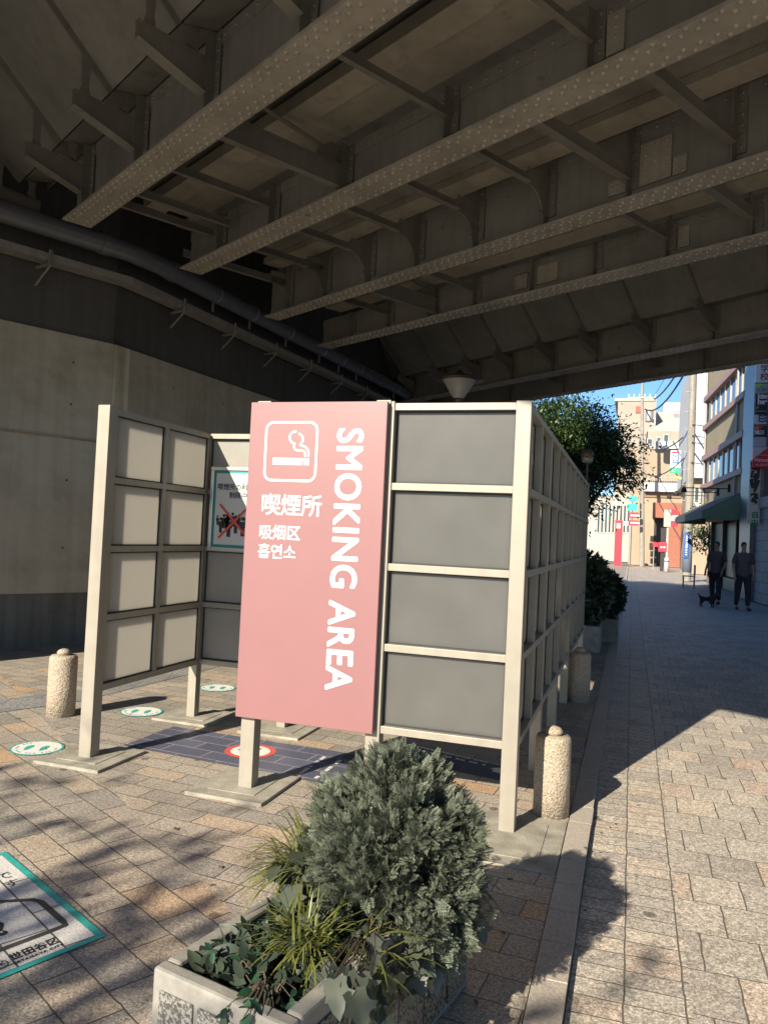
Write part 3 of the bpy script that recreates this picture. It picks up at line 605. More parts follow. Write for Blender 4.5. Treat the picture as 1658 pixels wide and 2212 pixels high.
def bollard(x, y, h, r, lab):
    b = thing('stone_bollard', (x, y, 0), lab, 'bollard', 'round granite bollards around the smoking area')
    MB().lathe([(r*1.0, -.03), (r*1.0, h*.5), (r*.985, h-.03), (r*.96, h-.012), (r*.88, h), (.02, h+.004)], (x, y, 0), 36, jit=.006).build('shaft', M_STONE, b)
    kx = x - .0; MB().lathe([(.036, h), (.05, h+.014), (.05, h+.026), (.036, h+.042), (.012, h+.05)], (kx, y, 0), 20, jit=.02).build('knob', M_STONE, b)
bollard(-4.09, 4.90, .455, .104, 'pale granite bollard standing alone in sun left of the open screen')
bollard(-.372, 4.395, .43, .098, 'granite bollard beside the kerb, half in the shadow of the corner post')
bollard(-.43, 7.58, .46, .105, 'dark shaded granite bollard beside the kerb, farther along the screen')

# ------------------------------------------------------------------ floor stickers
M_TEALF = mat('teal_floor_film', (0.03, 0.30, 0.27), 0.6, var=.25, scale=40)
M_WHF = mat('white_floor_film', (0.62, 0.60, 0.55), 0.6, var=.22, scale=60)
M_NAVY = None
def film_mat(name, c, jc, ang, bw, rh):
    m, nt, b = newmat(name); L = nt.links; tc = N(nt, 'TexCoord')
    mp = N(nt, 'Mapping'); mp.inputs['Rotation'].default_value = (0, 0, -R(ang)); mp.inputs['Location'].default_value = (3.13, 7.07, 0); L.new(tc.outputs['Object'], mp.inputs[0])
    br = N(nt, 'TexBrick', offset=.5); br.inputs['Color1'].default_value = (*[x*.85 for x in c], 1); br.inputs['Color2'].default_value = (*[x*1.15 for x in c], 1); br.inputs['Mortar'].default_value = (*jc, 1)
    br.inputs['Scale'].default_value = 1; br.inputs['Mortar Size'].default_value = .004; br.inputs['Brick Width'].default_value = bw; br.inputs['Row Height'].default_value = rh; L.new(mp.outputs[0], br.inputs['Vector'])
    n = N(nt, 'TexNoise', i_Scale=150.0, i_Detail=3.0); L.new(tc.outputs['Object'], n.inputs['Vector'])
    r = ramp(nt, [(.35, (.75,)*3), (.65, (1.3,)*3)]); L.new(n.outputs['Fac'], r.inputs[0])
    L.new(mul(nt, br.outputs['Color'], r.outputs[0]), b.inputs['Base Color']); b.inputs['Roughness'].default_value = .55; return m
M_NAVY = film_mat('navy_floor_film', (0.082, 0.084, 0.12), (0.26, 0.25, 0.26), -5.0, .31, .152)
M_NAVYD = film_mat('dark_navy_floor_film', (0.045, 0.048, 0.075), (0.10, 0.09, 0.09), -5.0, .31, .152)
def disc(c, r, z, r0=0.0, k=40):
    mb = MB()
    if r0 == 0: return mb.add([(c[0]+r*math.cos(2*math.pi*i/k), c[1]+r*math.sin(2*math.pi*i/k), z) for i in range(k)], [tuple(range(k))])
    v = [(c[0]+q*math.cos(2*math.pi*i/k), c[1]+q*math.sin(2*math.pi*i/k), z) for q in (r0, r) for i in range(k)]
    return mb.add(v, [(k+i, k+(i+1) % k, (i+1) % k, i) for i in range(k)])
def sole(mb, cx_, cy_, ang, z, s=1.0):
    pts = []
    for i in range(24):
        t = 2*math.pi*i/24; yy = math.sin(t)*.075*s; w = (.030 if yy > 0 else .024)*s; pts.append((math.cos(t)*w, yy))
    ca, sa = math.cos(ang), math.sin(ang)
    mb.add([(cx_ + p[0]*ca - p[1]*sa, cy_ + p[0]*sa + p[1]*ca, z) for p in pts], [tuple(range(24))])
for c, lab in (((-3.615, 4.13), 'round white footprint floor sticker left of the front post of the open screen'), ((-3.63, 5.27), 'round white footprint floor sticker behind the left screen, nearer the lone bollard'),
               ((-3.58, 6.36), 'round white footprint floor sticker farthest back, beyond the corner post')):
    s = thing('footprint_sticker', (c[0], c[1], .0), lab, 'floor sticker', 'round footprint stickers on the paving')
    disc(c, .165, .0045).build('ring', M_TEALF, s); disc(c, .150, .0055).build('disc', M_WHF, s)
    for sx_, yo in ((-.047, .0), (.047, .03)):
        mb = MB(); sole(mb, c[0]+sx_, c[1]+yo-.02, .25, .0065, .78); mb.build('footprint', M_TEALF, s)
    mb = MB()
    for i in range(22):                     # ring of small illegible print
        a_ = R(150 + i*11); p = Vector((c[0]+.125*math.cos(a_), c[1]+.125*math.sin(a_), .0065)); t_ = Vector((-math.sin(a_), math.cos(a_), 0))*.007; r_ = Vector((math.cos(a_), math.sin(a_), 0))*.008
        if i % 4 != 3: mb.add([p-t_-r_, p+t_-r_, p+t_*.3+r_, p-t_+r_], [(0,1,2,3)])
    mb.build('print', M_TEALF, s)
ns = thing('no_smoking_sticker', (-2.3, 4.7, 0), 'large dark blue floor sticker with a round no smoking mark beside the pink sign', 'floor sticker')
MB().add([(-3.18,4.43,.0045),(-1.40,4.27,.0045),(-1.36,4.93,.0045),(-3.16,5.0,.0045)], [(0,1,2,3)]).build('sheet', M_NAVY, ns)
c = (-2.37, 4.69); disc(c, .155, .0055).build('disc', M_WHF, ns)
disc(c, .17, .0065, .132).build('ring', mat('red_floor_film', (0.52, 0.08, 0.06), .55, var=.15, scale=40), ns)
mb = MB(); mb.add([(c[0]-.085,c[1]-.018,.0065),(c[0]+.06,c[1]-.018,.0065),(c[0]+.06,c[1]+.018,.0065),(c[0]-.085,c[1]+.018,.0065)], [(0,1,2,3)])
mb.add([(c[0]-.07,c[1]+.03,.0065),(c[0]-.02,c[1]+.05,.0065),(c[0]+.03,c[1]+.035,.0065),(c[0]+.05,c[1]+.08,.0065),(c[0]-.03,c[1]+.09,.0065)], [(0,1,2,3,4)]); mb.build('cigarette_print', M_BLACK, ns)
d_ = Vector((.7071,-.7071,0)); p_ = Vector((.7071,.7071,0))*.016
MB().add([Vector((c[0],c[1],.0075))+d_*.14+p_, Vector((c[0],c[1],.0075))+d_*.14-p_, Vector((c[0],c[1],.0075))-d_*.14-p_, Vector((c[0],c[1],.0075))-d_*.14+p_], [(3,2,1,0)]).build('slash', bpy.data.materials['red_floor_film'], ns)
mb = MB()
for rowx in (-1.88, -1.76, -1.62):          # lines of print too worn to read
    yy = 4.36
    while yy < 4.78:
        w = random.uniform(.015, .04)
        if random.random() < .8: mb.add([(rowx-.013,yy,.0055),(rowx+.013,yy,.0055),(rowx+.013,yy+w*.8,.0055),(rowx-.013,yy+w*.8,.0055)], [(0,1,2,3)])
        yy += w
mb.build('print', M_WHF, ns)
bs = thing('banner_sticker', (-1.05, 5.1, 0), 'long dark floor sticker with white lines and an arrow in shade behind the shrub', 'floor sticker')
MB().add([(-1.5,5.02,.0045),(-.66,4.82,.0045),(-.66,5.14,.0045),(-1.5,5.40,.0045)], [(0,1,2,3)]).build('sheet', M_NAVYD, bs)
mb = MB(); mb.add([(-1.46,5.36,.0055),(-.70,5.125,.0055),(-.70,5.14,.0055),(-1.46,5.375,.0055)], [(0,1,2,3)])
x = -1.42
while x < -.86:
    w = random.uniform(.015, .035)
    for dy in (.15, .08):
        if random.random() < .85: yy = 5.21 - (x+1.42)*.27 + dy - .05; mb.add([(x,yy,.0055),(x+w*.8,yy-.006,.0055),(x+w*.8,yy+.028,.0055),(x,yy+.034,.0055)], [(0,1,2,3)])
    x += w
mb.add([(-.80,4.99,.0055),(-.75,4.97,.0055),(-.75,5.03,.0055),(-.72,5.02,.0055),(-.775,5.09,.0055),(-.83,5.05,.0055),(-.80,5.04,.0055)], [(0,1,2,3,4,5,6)]); mb.build('print', M_WHF, bs)
# large white map-like sticker with teal border, near left corner
lx = Vector((math.cos(R(68)), math.sin(R(68)), 0)); ly = Vector((math.cos(R(154)), math.sin(R(154)), 0)); lo = Vector((-1.747, 2.40, 0))
S = lambda a, b, z: lo + lx*a + ly*b + Vector((0,0,z))
ws = thing('ward_notice_sticker', (-2.2, 2.3, 0), 'large white floor sticker with teal border and black outline drawing, cut by the left edge', 'floor sticker')
def squad(a0, b0, a1, b1, z): return MB().add([S(a0,b0,z), S(a1,b0,z), S(a1,b1,z), S(a0,b1,z)], [(0,1,2,3)])
squad(-1.25, 0, 0, .95, .0045).build('border', M_TEALF, ws); squad(-1.21, .026, -.03, .918, .0056).build('sheet', film_mat('white_printed_film', (0.50, .485, .45), (.09, .08, .07), -27.5, .3, .165), ws)
text_mesh('lettering', '世田谷区', .05, M_BLACK, ws, S(-.31, .074, .006), lx, ly, bold=.0008, fit=.168)
text_mesh('lettering', 'SETAGAYA CITY', .018, M_BLACK, ws, S(-.312, .044, .006), lx, ly, bold=.0003, fit=.172)
text_mesh('lettering', 'で', .075, M_BLACK, ws, S(-.135, .685, .006), lx, ly); text_mesh('lettering', 'す', .075, M_BLACK, ws, S(-.138, .60, .006), lx, ly)
text_mesh('lettering', '??', .135, M_BLACK, ws, S(-.335, .262, .006), lx, ly, offset=.010)
def sstroke(pts, w, z, closed=False):
    r = ribbon(pts, w, 0, closed); mb = MB(); mb.add([S(v[0], v[2], z) for v in r.v], r.f); return mb
sstroke([(-1.1,.165),(-.13,.165),(-.078,.168),(-.074,.20),(-.074,.40),(-.09,.435),(-.20,.515),(-1.1,.55)], .026, .0066).build('outline_print', mat('dark_grey_film', (0.045,.042,.04), .6, var=.2, scale=50), ws)
lg = sstroke([(-.35+.026*math.cos(2*math.pi*i/24), .074+.026*math.sin(2*math.pi*i/24)) for i in range(24)], .004, .0066, True)
join(lg, sstroke([(-.371,.074),(-.329,.074)], .004, .0068)); join(lg, sstroke([(-.35,.074),(-.334,.09)], .004, .007)); join(lg, sstroke([(-.35,.074),(-.334,.058)], .004, .0072))
lg.build('emblem_print', M_BLACK, ws)

# ------------------------------------------------------------------ concrete planter trough
M_TROUGH = mat('weathered_trough_concrete', (0.20, 0.188, 0.163), 0.8, var=.38, scale=11, bump=.08, bscale=90)
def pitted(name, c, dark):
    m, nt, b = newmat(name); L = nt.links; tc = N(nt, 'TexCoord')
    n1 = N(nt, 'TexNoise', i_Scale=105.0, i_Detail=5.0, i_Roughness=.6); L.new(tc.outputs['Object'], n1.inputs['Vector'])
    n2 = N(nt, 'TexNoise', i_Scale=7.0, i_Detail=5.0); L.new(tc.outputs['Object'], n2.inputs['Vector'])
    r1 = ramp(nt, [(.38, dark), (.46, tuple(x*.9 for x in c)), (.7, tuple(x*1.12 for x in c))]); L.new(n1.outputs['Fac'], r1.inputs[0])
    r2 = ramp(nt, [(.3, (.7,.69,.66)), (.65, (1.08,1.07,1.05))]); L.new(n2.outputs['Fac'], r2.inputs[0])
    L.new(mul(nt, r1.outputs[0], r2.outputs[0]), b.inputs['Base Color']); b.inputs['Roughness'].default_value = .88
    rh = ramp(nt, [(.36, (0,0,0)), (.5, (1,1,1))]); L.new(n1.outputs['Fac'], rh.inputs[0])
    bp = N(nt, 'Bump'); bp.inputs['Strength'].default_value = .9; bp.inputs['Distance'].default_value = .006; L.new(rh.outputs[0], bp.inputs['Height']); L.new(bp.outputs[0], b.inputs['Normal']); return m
M_ROUGH = pitted('split_face_concrete', (0.25, 0.24, 0.215), (.12, .115, .105))
M_SOIL = mat('dark_potting_soil', (0.02, 0.016, 0.012), 0.95, bump=.6, bscale=40)
PT = Vector((-1.09, 1.69, 0)); E1 = Vector((.977, -.214, 0)).normalized(); E2 = Vector((.205, .979, 0)).normalized(); PWD, PLN, PH = .42, 1.03, .40
T = lambda a, b, z: PT + E1*a + E2*b + Vector((0,0,z))
trough_ = thing('planter_trough', T(.21, .5, 0), 'rectangular weathered concrete planter trough in the near foreground, full of plants', 'planter')
mb = MB(); w_ = .045
for a0, b0, a1, b1 in ((0,0,PWD,w_), (0,PLN-w_,PWD,PLN), (0,w_,w_,PLN-w_), (PWD-w_,w_,PWD,PLN-w_)):
    mb.hexa([T(a0,b0,.0), T(a1,b0,.0), T(a1,b1,.0), T(a0,b1,.0)], [T(a0,b0,PH), T(a1,b0,PH), T(a1,b1,PH), T(a0,b1,PH)])
mb.build('body', M_TROUGH, trough_, bevel=.009)
mb = MB()
for i in range(3):
    a0 = .03 + i*.125; mb.hexa([T(a0,-.008,.03), T(a0+.11,-.008,.03), T(a0+.11,0,.03), T(a0,0,.03)], [T(a0,-.006,PH-.045), T(a0+.11,-.006,PH-.045), T(a0+.11,0,PH-.045), T(a0,0,PH-.045)])
mb.build('end_panel', M_ROUGH, trough_, bevel=.003)
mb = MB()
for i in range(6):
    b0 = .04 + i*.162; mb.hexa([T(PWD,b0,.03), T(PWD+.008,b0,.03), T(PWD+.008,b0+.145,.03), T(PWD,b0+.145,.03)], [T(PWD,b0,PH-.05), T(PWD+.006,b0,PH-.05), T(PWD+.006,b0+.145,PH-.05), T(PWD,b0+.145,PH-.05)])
mb  .build('side_panel', pitted('shaded_side_concrete', (0.20, 0.175, 0.135), (.05, .04, .03)), trough_, bevel=.003)  # long side given a darker brown, its shade put into the colour
MB().hexa([T(w_,w_,.05), T(PWD-w_,w_,.05), T(PWD-w_,PLN-w_,.05), T(w_,PLN-w_,.05)], [T(w_,w_,PH-.07), T(PWD-w_,w_,PH-.07), T(PWD-w_,PLN-w_,PH-.055), T(w_,PLN-w_,PH-.055)]).build('soil', M_SOIL, trough_)

def leaf_mat(name, c, c2, rough=.5, tr=.25, scale=18):
    m, nt, b = newmat(name); L = nt.links; g = N(nt, 'NewGeometry'); tc = N(nt, 'TexCoord')
    n = N(nt, 'TexNoise', i_Scale=scale, i_Detail=3.0); L.new(tc.outputs['Object'], n.inputs['Vector'])
    ad = N(nt, 'Math', operation='MULTIPLY_ADD'); ad.inputs[1].default_value = .6; L.new(g.outputs['Random Per Island'], ad.inputs[0])
    m2 = N(nt, 'Math', operation='MULTIPLY'); m2.inputs[1].default_value = .5; L.new(n.outputs['Fac'], m2.inputs[0]); L.new(m2.outputs[0], ad.inputs[2])
    r = ramp(nt, [(.2, c), (.75, c2)]); L.new(ad.outputs[0], r.inputs[0]); L.new(r.outputs[0], b.inputs['Base Color']); b.inputs['Roughness'].default_value = rough
    t = N(nt, 'BsdfTranslucent'); L.new(r.outputs[0], t.inputs['Color']); mx = N(nt, 'MixShader'); mx.inputs[0].default_value = tr
    L.new(b.outputs[0], mx.inputs[1]); L.new(t.outputs[0], mx.inputs[2]); L.new(mx.outputs[0], nt.nodes['Material Output'].inputs[0]); return m
M_JUN = leaf_mat('juniper_sprays', (0.038, 0.049, 0.031), (0.155, 0.175, 0.122), .55, .15, 14)
M_GRASSL = leaf_mat('yellow_green_blades', (0.04, 0.06, 0.012), (0.19, 0.20, 0.05), .45, .25)
M_DARKL = leaf_mat('dark_waxy_leaves', (0.012, 0.022, 0.013), (0.04, 0.055, 0.034), .5, .1)
M_IVY = leaf_mat('dusty_ivy_leaves', (0.045, 0.055, 0.04), (0.105, 0.115, 0.085), .4, .15)
M_FRESH = leaf_mat('fresh_small_leaves', (0.012, 0.04, 0.02), (0.03, 0.085, 0.04), .4, .2)
M_TWIG = mat('brown_twig', (0.075, 0.055, 0.035), .85)

def from_arrays(name, V, Fq, m, parent):
    me = bpy.data.meshes.new(name); me.vertices.add(len(V)); me.vertices.foreach_set('co', V.astype(np.float32).ravel())
    k = Fq.shape[1]; me.loops.add(Fq.size); me.loops.foreach_set('vertex_index', Fq.astype(np.int32).ravel())
    me.polygons.add(len(Fq)); me.polygons.foreach_set('loop_start', np.arange(0, Fq.size, k, dtype=np.int32)); me.polygons.foreach_set('loop_total', np.full(len(Fq), k, dtype=np.int32))
    me.update(calc_edges=True); me.validate(); me.materials.append(m)
    o = bpy.data.objects.new(name, me); col.objects.link(o); o.parent = parent; o.location = -Vector(parent.location); return o
def scatter(tv_, tf, pos, dirs, ups, scl):
    """template quads placed at many points: local x along dirs, z roughly along ups"""
    dirs = dirs / np.linalg.norm(dirs, axis=1, keepdims=True); side = np.cross(ups, dirs); side /= np.linalg.norm(side, axis=1, keepdims=True) + 1e-9; nz = np.cross(dirs, side)
    V = pos[:,None,:] + (tv_[None,:,0:1]*dirs[:,None,:] + tv_[None,:,1:2]*side[:,None,:] + tv_[None,:,2:3]*nz[:,None,:]) * scl[:,None,None]
    n = len(tv_); Fq = tf[None] + (np.arange(len(pos))*n)[:,None,None]
    return V.reshape(-1,3), Fq.reshape(-1, tf.shape[1])
def quadset(qs):
    v = np.array([p for q in qs for p in q], float); f = np.arange(len(v)).reshape(-1,4); return v, f
def spray_template():
    q = []
    def blade(p, d, l, w, z=0.0):
        d = np.array(d)/np.linalg.norm(d); s_ = np.array([-d[1], d[0], 0])*w/2; p = np.array(p); e = p + d*l; m_ = p + d*l*.55
        q.append([p - s_*.6, m_ - s_ + (0,0,z), e + (0,0,z*.4), m_ + s_ + (0,0,z)])
    blade((0,0,0), (1,0,.0), 1.0, .035, .02)
    for i in range(5):
        x = .14 + i*.17; l = .48 - .065*i
        for sg_ in (-1, 1):
            d = np.array([.72, sg_*.70, (-.12 + .1*i*.3)]); p = np.array([x, 0, .02]); blade(p, d, l, .05, .02)
            for j in range(2):
                pp_ = p + d/np.linalg.norm(d)*l*(.32 + .3*j)
                for s2 in (-1, 1): blade(pp_, np.array([d[0]*.8 - s2*d[1]*.5, d[1]*.8 + s2*d[0]*.5, d[2] + .12*s2]), l*(.46 - .08*j), .05, .015)
    return quadset(q)
def rand_dirs(n): v = rng.normal(size=(n,3)); return v/np.linalg.norm(v, axis=1, keepdims=True)
SC = T(.295, .69, .475)                     # shrub centre
shrub = thing('juniper_shrub', T(.225, .66, PH), 'dense rounded grey green juniper shrub at the back end of the planter trough', 'shrub')
tv_, tf = spray_template()
nt2 = 560; d = rand_dirs(nt2); d = d[d[:,2] > -.8]; nt2 = len(d)
lump = 1 + .10*np.sin(d[:,0]*7.1 + 2)*np.cos(d[:,1]*6.3 + 1) + .07*np.sin(d[:,2]*9 + d[:,0]*5) + .05*np.sin(d[:,1]*17 + 3*d[:,2]*5) + .13*rng.random(nt2)*(rng.random(nt2) < .35)
ax = d*1.0 + np.array([0,0,.45]) + rand_dirs(nt2)*.45; ax /= np.linalg.norm(ax, axis=1, keepdims=True)
tb_ = np.array(SC) + d*np.array([.208, .22, .285])*(lump*(.74 + .12*rng.random(nt2)))[:,None]
k_ = np.repeat(np.arange(nt2), 30); n = len(k_)
tt = rng.random(n)**.7*.085; fan = rand_dirs(n)
P_ = tb_[k_] + ax[k_]*tt[:,None] + fan*(.006 + .02*rng.random((n,1)))
dr = ax[k_] + fan*.75
V, Fq = scatter(tv_, tf, P_, dr, rand_dirs(n)*.8 + ax[k_]*.2, .026 + .026*rng.random(n)); from_arrays('foliage', V, Fq, M_JUN, shrub)
n = 3000; d2 = rand_dirs(n); P_ = np.array(SC) + d2*np.array([.208, .22, .285])*(.45 + .3*rng.random((n,1)))
V, Fq = scatter(tv_, tf, P_, d2 + rand_dirs(n)*.8, rand_dirs(n), .04 + .03*rng.random(n)); from_arrays('inner_foliage', V, Fq, leaf_mat('brown_inner_sprays', (0.05, 0.045, 0.03), (0.10, 0.095, 0.06), .7, .1), shrub)
# a loose side branch to the left and long inner twigs
n = 420; t = rng.random(n); bp0, bp1 = np.array(T(.14, .80, .52)), np.array(T(-.02, .80, .50))
P2 = bp0 + (bp1-bp0)*t[:,None] + rng.normal(size=(n,3))*np.array([.035,.04,.045])*(1.1-.5*t[:,None])
V, Fq = scatter(tv_, tf, P2, rand_dirs(n)*.6 + np.array([-.7,-.15,.4]), rand_dirs(n), .034 + .03*rng.random(n)); from_arrays('side_branch', V, Fq, M_JUN, shrub)
br = MB()
for i in range(46):
    dd = Vector(rand_dirs(1)[0]); dd.z = abs(dd.z)*.9 + .1; br.tube([T(.27,.68,PH-.06), Vector(SC) + Vector((dd.x*.1, dd.y*.1, dd.z*.08)), Vector(SC) + Vector((dd.x*.18, dd.y*.19, dd.z*.24))], [.012,.007,.002], 5, False)
br.build('branches', M_TWIG, shrub)

def blades(name, c, n, L0, L1, w, m, label, spread=1.0, lean=(0,0,0), group=None):
    g = thing(name, c, label, 'plant', group); mb = MB()
    for i in range(n):
        a_ = random.uniform(0, 2*math.pi); l = random.uniform(L0, L1); el = random.uniform(.25, 1.35); ww = w*random.uniform(.7, 1.2)
        d0 = Vector((math.cos(a_)*math.cos(el)*spread, math.sin(a_)*math.cos(el)*spread, math.sin(el))) + Vector(lean); d0.normalize()
        p = Vector(c) + Vector((random.gauss(0,.03), random.gauss(0,.03), -.02)); sd_ = d0.cross(Vector((0,0,1)));
        if sd_.length < .05: sd_ = Vector((1,0,0))
        sd_.normalize(); L_, R_ = [], []; K = 6; dcur = d0.copy()
        for k_ in range(K+1):
            f = k_/K; hw_ = ww*(.6 + .4*min(1, f*3))*(1 - f**3)*.5 + .0004
            L_.append(p - sd_*hw_); R_.append(p + sd_*hw_); p = p + dcur*(l/K); dcur = (dcur + Vector((0,0,-.26))).normalized()
        vs = L_ + R_; mb.add(vs, [(k_, k_+1, K+2+k_, K+1+k_) for k_ in range(K)], True)
    mb.build('blades', m, g); return g
GP = 'artificial plants filling the trough'
blades('grass_plant', T(.05, .58, .45), 230, .14, .27, .006, M_GRASSL, 'spiky yellow green grass plant tucked against the left side of the shrub', lean=(-.35,-.2,.1))
blades('grass_plant', T(.25, .30, .40), 210, .10, .22, .006, M_GRASSL, 'spiky yellow green grass plant in the middle front of the trough', lean=(-.1,-.25,0))
blades('grass_plant', T(.36, .36, .38), 34, .16, .26, .007, M_GRASSL, 'thin grass tuft drooping over the dark long side of the trough', lean=(.5,-.2,-.15))
blades('grass_plant', T(.40, .93, .40), 16, .14, .24, .006, M_GRASSL, 'few stray yellow grass stalks poking from the right side of the shrub', lean=(.8,-.2,.0))

IVY = [(0,-.40),(.16,-.5),(.40,-.42),(.36,-.2),(.40,-.05),(.62,.08),(.46,.2),(.28,.24),(.2,.48),(.0,.74),(-.2,.48),(-.28,.24),(-.46,.2),(-.62,.08),(-.40,-.05),(-.36,-.2),(-.40,-.42),(-.16,-.5)]
OVAL = [(0,-.5),(.16,-.38),(.25,-.12),(.24,.12),(.14,.36),(0,.56),(-.14,.36),(-.24,.12),(-.25,-.12),(-.16,-.38)]
def leaf(mb, out, p, tip, nrm, s_, fold=.25, droop=.3):
    tip = Vector(tip).normalized(); nrm = Vector(nrm); sx_ = tip.cross(nrm).normalized(); nz = sx_.cross(tip).normalized(); p = Vector(p)
    f = lambda x, y: p + sx_*x*s_ + tip*(y+.5)*s_ + nz*(abs(x)*fold - droop*(y+.5)**2*.5)*s_
    vs = [f(*q) for q in out]; mid = [f(0, out[0][1]), f(0, -.15), f(0, .15), f(0, max(q[1] for q in out))]
    c0 = len(vs); vs.append(f(0, -.02)); nn = len(out)
    mb.add(vs, [(i, (i+1) % nn, c0) for i in range(nn)], True)
def leafy(name, label, pts, out, s0, s1, m, stems=True, tipbias=(0,0,0), nb=(0,0,1), group=None, root=None):
    g = thing(name, root or pts[0], label, 'plant', group); mb = MB(); st = MB()
    for p in pts:
        td = Vector(rand_dirs(1)[0])*.8 + Vector(tipbias); nn = Vector(nb) + Vector(rand_dirs(1)[0])*.55
        leaf(mb, out, p, td, nn, random.uniform(s0, s1), random.uniform(.05,.3), random.uniform(0,.5))
        if stems: q = Vector(g.location); st.tube([q + Vector((random.gauss(0,.02), random.gauss(0,.02), -.03)), (q + Vector(p))*.5 + Vector((0,0,.03)), Vector(p)], [.003,.0025,.0015], 5, False)
    mb.build('leaves', m, g)
    if stems: st.build('stems', M_TWIG, g)
    return g
rp = lambda a0, a1, b0, b1, z0, z1, k_: [T(random.uniform(a0,a1), random.uniform(b0,b1), random.uniform(z0,z1)) for _ in range(k_)]
leafy('broadleaf_plant', 'dark waxy oval leaved plant in the near left corner of the trough', rp(.07,.26,.07,.28,.33,.395,110), OVAL, .04, .075, M_DARKL, tipbias=(0,-.3,.1), nb=(.1,-.5,.9), root=T(.13,.15,.35))
leafy('broadleaf_plant', 'small dark waxy leaved plant along the left rim of the trough', rp(.06,.2,.26,.52,.345,.42,90), OVAL, .035, .065, M_DARKL, stems=False, tipbias=(-.2,-.3,.0), root=T(.12,.4,.35))
leafy('ivy_plant', 'pale dusty ivy with large star shaped leaves between grass and shrub', rp(.02,.24,.38,.62,.40,.50,22), IVY, .055, .09, M_IVY, tipbias=(-.3,-.8,-.1), root=T(.12,.52,.38))
leafy('ivy_plant', 'grey green ivy with large leaves hanging over the long side of the trough', rp(.33,.47,.18,.70,.2,.44,170), IVY, .03, .078, M_IVY, tipbias=(.4,-.4,-.8), nb=(.7,-.6,.4), root=T(.36,.46,.39))
leafy('trailing_plant', 'small round leaved green creeper hanging from the side of the trough below the shrub', rp(.42,.47,.62,.78,.24,.40,34), OVAL, .022, .04, M_FRESH, tipbias=(.3,-.1,-.6), nb=(1,-.4,.3), root=T(.40,.7,.39))
leafy('trailing_plant', 'small bright green creeper spilling over the lit short end of the trough', rp(.22,.36,-.03,.12,.32,.42,44), OVAL, .025, .05, M_FRESH, tipbias=(-.1,-.5,-.3), nb=(0,-.6,.8), root=T(.3,.08,.39))
leafy('trailing_plant', 'tangled dark green filler leaves lying over the soil of the trough', rp(.06,.37,.06,.62,.335,.42,620), OVAL, .025, .05, M_DARKL, stems=False, root=T(.2,.3,.36))
leafy('trailing_plant', 'fresh green sprigs mixed among the filler leaves near the left rim', rp(.05,.30,.08,.55,.37,.43,80), OVAL, .015, .035, M_FRESH, stems=False, root=T(.1,.3,.36))
leafy('broadleaf_plant', 'dark leaf cluster poking out behind the right side of the shrub', rp(.40,.50,.90,1.02,.24,.34,7), IVY, .04, .07, M_DARKL, tipbias=(.6,.1,.2), root=T(.38,.97,.38))

# ------------------------------------------------------------------ lamps
M_DARKM = mat('dark_brown_lamp_metal', (0.05, 0.035, 0.03), .4, .4)
def glass_mat(name, c, r=.05):
    m, nt, b = newmat(name); b.inputs['Base Color'].default_value = (*c, 1); b.inputs['Roughness'].default_value = r
    t = N(nt, 'BsdfTransparent'); t.inputs['Color'].default_value = (.8,.8,.76,1); mx = N(nt, 'MixShader'); mx.inputs[0].default_value = .42
    nt.links.new(b.outputs[0], mx.inputs[1]); nt.links.new(t.outputs[0], mx.inputs[2]); nt.links.new(mx.outputs[0], nt.nodes['Material Output'].inputs[0]); return m
M_GLASS = glass_mat('lamp_glass', (.42,.40,.35))
lp = at(992, 812, 10); lx_, ly_ = lp.x, lp.y; LZ = -.085
lamp = thing('street_lamp', (lx_, ly_, 0), 'street lamp with wide brown disc over an upturned glass cone, rising behind the screen', 'street lamp')
MB().tube([(lx_,ly_,0),(lx_,ly_,3.36+LZ)], [.06,.045], 14).build('pole', M_DARKM, lamp)
MB().lathe([(.055,3.33),(.066,3.40),(.066,3.425)], (lx_,ly_,LZ), 20).build('collar', M_DARKM, lamp)
cone = MB(); seg = 28; v = [(lx_ + r*math.cos(2*math.pi*k/seg), ly_ + r*math.sin(2*math.pi*k/seg), z+LZ) for r, z in ((.07,3.42),(.228,3.665)) for k in range(seg)]
cone.add(v, [(k,(k+1) % seg, seg+(k+1) % seg, seg+k) for k in range(seg)], True); cone.build('glass_cone', M_GLASS, lamp)
MB().lathe([(.325,3.66),(.325,3.672),(.20,3.72),(.06,3.755),(.02,3.80)], (lx_,ly_,LZ), 32).build('disc_shade', M_DARKM, lamp)
MB().lathe([(.01,3.47),(.03,3.5),(.038,3.55),(.025,3.60),(.02,3.65)], (lx_,ly_,LZ), 14).build('bulb', M_WHITE, lamp)
p = at(1268, 985, 13); lm2 = thing('street_lamp', (p.x, p.y, 0), 'small dome topped street lamp on a thin dark pole before the tree', 'street lamp')
MB().tube([(p.x,p.y,0),(p.x,p.y,p.z-.12)], .022, 10).build('pole', M_DARKM, lm2)
MB().lathe([(.105,-.02),(.105,.02),(.095,.065),(.06,.1),(.01,.112)], p, 24).build('dome', mat('brown_dome', (.12,.07,.055), .35), lm2)
MB().lathe([(.05,-.115),(.085,-.10),(.1,-.02)], p, 24).build('glass_bowl', M_GLASS, lm2)

